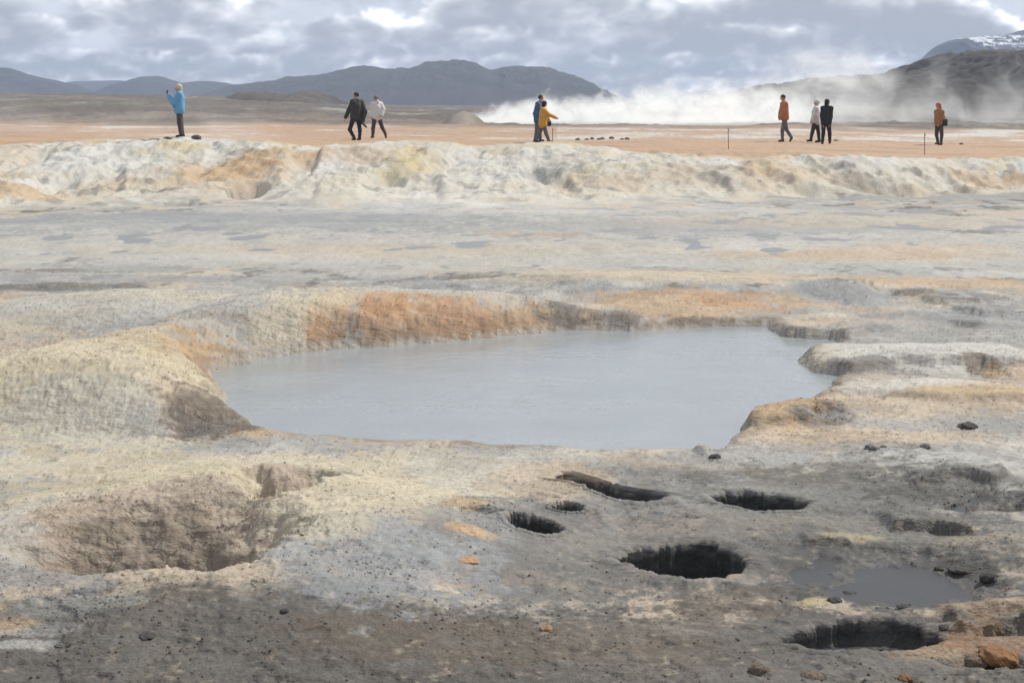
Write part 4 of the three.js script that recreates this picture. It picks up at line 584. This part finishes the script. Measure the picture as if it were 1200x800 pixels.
{   // crumbs of crust, far too many to count
  const n = 26000, inst = new THREE.InstancedMesh(new THREE.IcosahedronGeometry(1, 0), new THREE.MeshStandardMaterial({ roughness: 0.95, color: 0xffffff }), n), m4 = new THREE.Matrix4(), q = new THREE.Quaternion(), e = new THREE.Euler(), c = new THREE.Color(); let k = 0;
  for (let t = 0; t < 260000 && k < n; t++) {
    const d = 6 + 14 * Math.pow(rnd(), 1.25), x = (rnd() - 0.5) * 0.72 * d, f = fbm(x * 0.9 + 3, d * 0.9, 3) + 0.6 * n2(x * 4, d * 4); if (f < -0.25 + rnd() * 0.5) continue;
    land(x, d); if (T.sd < 0.05 || T.pit > 0 || T.h < 0.02 || rnd() > 0.25 + 4 * T.mound + T.bowl) continue; const X = T.x, Y = T.h, Z = T.d; soil(x, d); const s = 0.002 + 0.0085 * Math.pow(rnd(), 6), b = 0.8 + rnd() * 0.4;
    m4.compose(V3(X, Y + s * 0.1, -Z), q.setFromEuler(e.set(rnd() * 6, rnd() * 6, rnd() * 6)), V3(s, s * (0.5 + rnd() * 0.4), s)); inst.setMatrixAt(k, m4); inst.setColorAt(k, c.setRGB(K[0] * b, K[1] * b, K[2] * b)); k++;
  }
  inst.count = k; inst.name = 'crumbs'; inst.castShadow = inst.receiveShadow = true; scene.add(inst); tag(inst, 'small crumbs of dry crust strewn over the ground', null, null, 'stuff'); console.log('crumbs', k);
}

// ---------------------------------------------------------------- steam: billowing veils, several deep
const steamMat = (op) => new THREE.MeshPhysicalMaterial({ color: new THREE.Color(0.80, 0.805, 0.81), roughness: 1, transmission: 0.25, thickness: 0, specularIntensity: 0, vertexColors: true, transparent: true, opacity: op, side: THREE.DoubleSide });
const STEAM = steamMat(0.95), VEIL = steamMat(0.29);
function steam(name, label, { x0, x1, D, base, top, layers = 3, gap = 1.5, dens, mat = STEAM, fx = 26, fy = 20, soft = 0.5, bulge = 2, rise = 0.9, lean = 0, s0 = 1, nx = 150, ny = 70, puff = 1, fade }) {
  const gs = [];
  for (let L = 0; L < layers; L++) {
    const pos = [], col = [], nor = [], idx = [], DL = D + (L - (layers - 1) / 2) * gap;
    for (let j = 0; j <= ny; j++) for (let i = 0; i <= nx; i++) {
      const s = i / nx, v = j / ny, px0 = lerp(x0, x1, s), tp = top(px0), bs = typeof base === 'function' ? base(px0) : base, py = lerp(bs, tp - 0.35 * (bs - tp), v), px = px0 + lean * v * v;
      const qx = px0 / fx + L * 13 + s0, qy = py / fy + L * 5, w = fbm(qx * 0.7 + 9, qy * 0.7, 3), b1 = fbm(qx + w, qy + w * 0.6, 5), bb = billow(qx * 1.2 + w * 0.7, qy * 1.2, 4), b2 = fbm(qx * 0.5, qy * 0.5, 3);
      const edge = Math.min(1, Math.min(s, 1 - s) * 7), r = 1 - v * 1.35;
      const a = sm(0, soft, r * rise + puff * (bb - 0.3) * 0.5 + b1 * 0.5 + b2 * 0.35 - (1 - edge) * 0.6) * dens * sm(0, 0.16, v) * sm(1, 0.9, v) * (fade ? fade(px0, py) : 1);
      const z = DL - bulge * 0.8 * (1 - (2 * s - 1) * (2 * s - 1)) + v * (bs - tp) * 1.35 * D / F * 0.95 + b2 * 0.4;   // blown back as it rises
      pos.push((px - CX) * D / F, EYE - (py - HY) * D / F, -z); col.push(1, 1, 1, clamp(a, 0, 1));
      const n = V3(0.2 + b2 * 0.5 + (bb - 0.3) * 0.9, 0.8 + b1 * 0.9, 0.3).normalize(); nor.push(n.x, n.y, n.z);
    }
    for (let j = 0; j < ny; j++) for (let i = 0; i < nx; i++) { const a = j * (nx + 1) + i, b = a + 1, e = a + nx + 1, f = e + 1; idx.push(a, b, f, a, f, e); }
    const g = new THREE.BufferGeometry(); g.setAttribute('position', new THREE.Float32BufferAttribute(pos, 3)); g.setAttribute('color', new THREE.Float32BufferAttribute(col, 4)); g.setAttribute('normal', new THREE.Float32BufferAttribute(nor, 3)); g.setIndex(idx); gs.push(g);
  }
  const m = put(name, mergeGeometries(gs), mat); return tag(m, label, 'steam');
}
steam('steam_cloud', 'dense white bank of steam blowing low across the plain', { x0: 536, x1: 1010, D: 116, base: 151, top: curve([[536, 138], [550, 124], [580, 117], [612, 115], [640, 105], [660, 110], [690, 106], [730, 100], [770, 93], [830, 92], [880, 96], [930, 106], [1010, 122]]), layers: 3, gap: 5.0, dens: 0.8, nx: 330, ny: 90, bulge: 3, rise: 1.6, soft: 1.0, puff: 0.9, fade: (px) => sm(542, 560, px) * lerp(1, 0.12, sm(860, 980, px)) });
steam('steam_plume', 'tall thin steam plume leaning up from the white bank', { x0: 760, x1: 1090, D: 134, base: 150, top: curve([[760, 108], [860, 80], [930, 52], [1000, 34], [1090, 50]]), layers: 2, gap: 3, dens: 0.85, fx: 70, fy: 46, nx: 170, ny: 100, bulge: 4, soft: 1.1, rise: 1.0, lean: 30, s0: 31, puff: 0.8, fade: (px, py) => lerp(1, 0.3, sm(960, 1040, px) * sm(80, 110, py)) });
steam('steam_plume', 'steam plume rising before the dark hill under the snow', { x0: 1050, x1: 1145, D: 160, base: 148, top: curve([[1050, 100], [1095, 66], [1145, 95]]), layers: 2, gap: 2, dens: 0.3, fx: 34, fy: 44, bulge: 4, soft: 1.1, rise: 0.9, s0: 57, puff: 0.6, lean: 12 });
steam('steam_plume', 'wide steam plume at the steep end of the dark hill', { x0: 1130, x1: 1290, D: 140, base: 152, top: curve([[1130, 105], [1180, 70], [1290, 66]]), layers: 2, gap: 2, dens: 0.3, fx: 40, fy: 44, bulge: 4, soft: 1.1, rise: 0.9, s0: 77, puff: 0.6, lean: 12 });
steam('steam_puff', 'small steam puff low on the dark hill', { x0: 1000, x1: 1080, D: 145, base: 150, top: curve([[1000, 130], [1040, 116], [1080, 126]]), layers: 1, gap: 2, dens: 0.4, fx: 30, fy: 26, bulge: 3, soft: 1.0, rise: 0.9, s0: 91, nx: 80, ny: 50, puff: 0.6 });
steam('steam_veil', 'faint veil of steam round the light blue jacket', { x0: 90, x1: 330, D: 50.5, base: 172, top: curve([[90, 130], [170, 105], [220, 95], [330, 125]]), layers: 1, gap: 1.2, dens: 1, mat: VEIL, fx: 60, fy: 50, bulge: 1.5, soft: 1.3, rise: 0.8, s0: 101, nx: 100, ny: 60, puff: 0.5 });
steam('steam_veil', 'faint veil of steam drifting over the brown plain', { x0: -120, x1: 170, D: 72, base: 168, top: curve([[-120, 100], [20, 102], [70, 108], [170, 130]]), layers: 1, gap: 1.2, dens: 0.8, mat: VEIL, fx: 80, fy: 50, bulge: 2, soft: 1.3, rise: 0.9, s0: 121, nx: 100, ny: 60, puff: 0.5 });
steam('steam_veil', 'broad thin veil of steam over the pale bank', { x0: 120, x1: 1060, D: 35, base: 268, top: curve([[120, 215], [300, 195], [600, 190], [850, 200], [1060, 222]]), layers: 1, gap: 0.6, dens: 0.9, mat: VEIL, fx: 160, fy: 60, bulge: 1, soft: 1.2, rise: 1.2, s0: 141, nx: 200, ny: 60, puff: 0.5, fade: (px, py) => sm(268, 236, py) });

renderer.render(scene, camera);
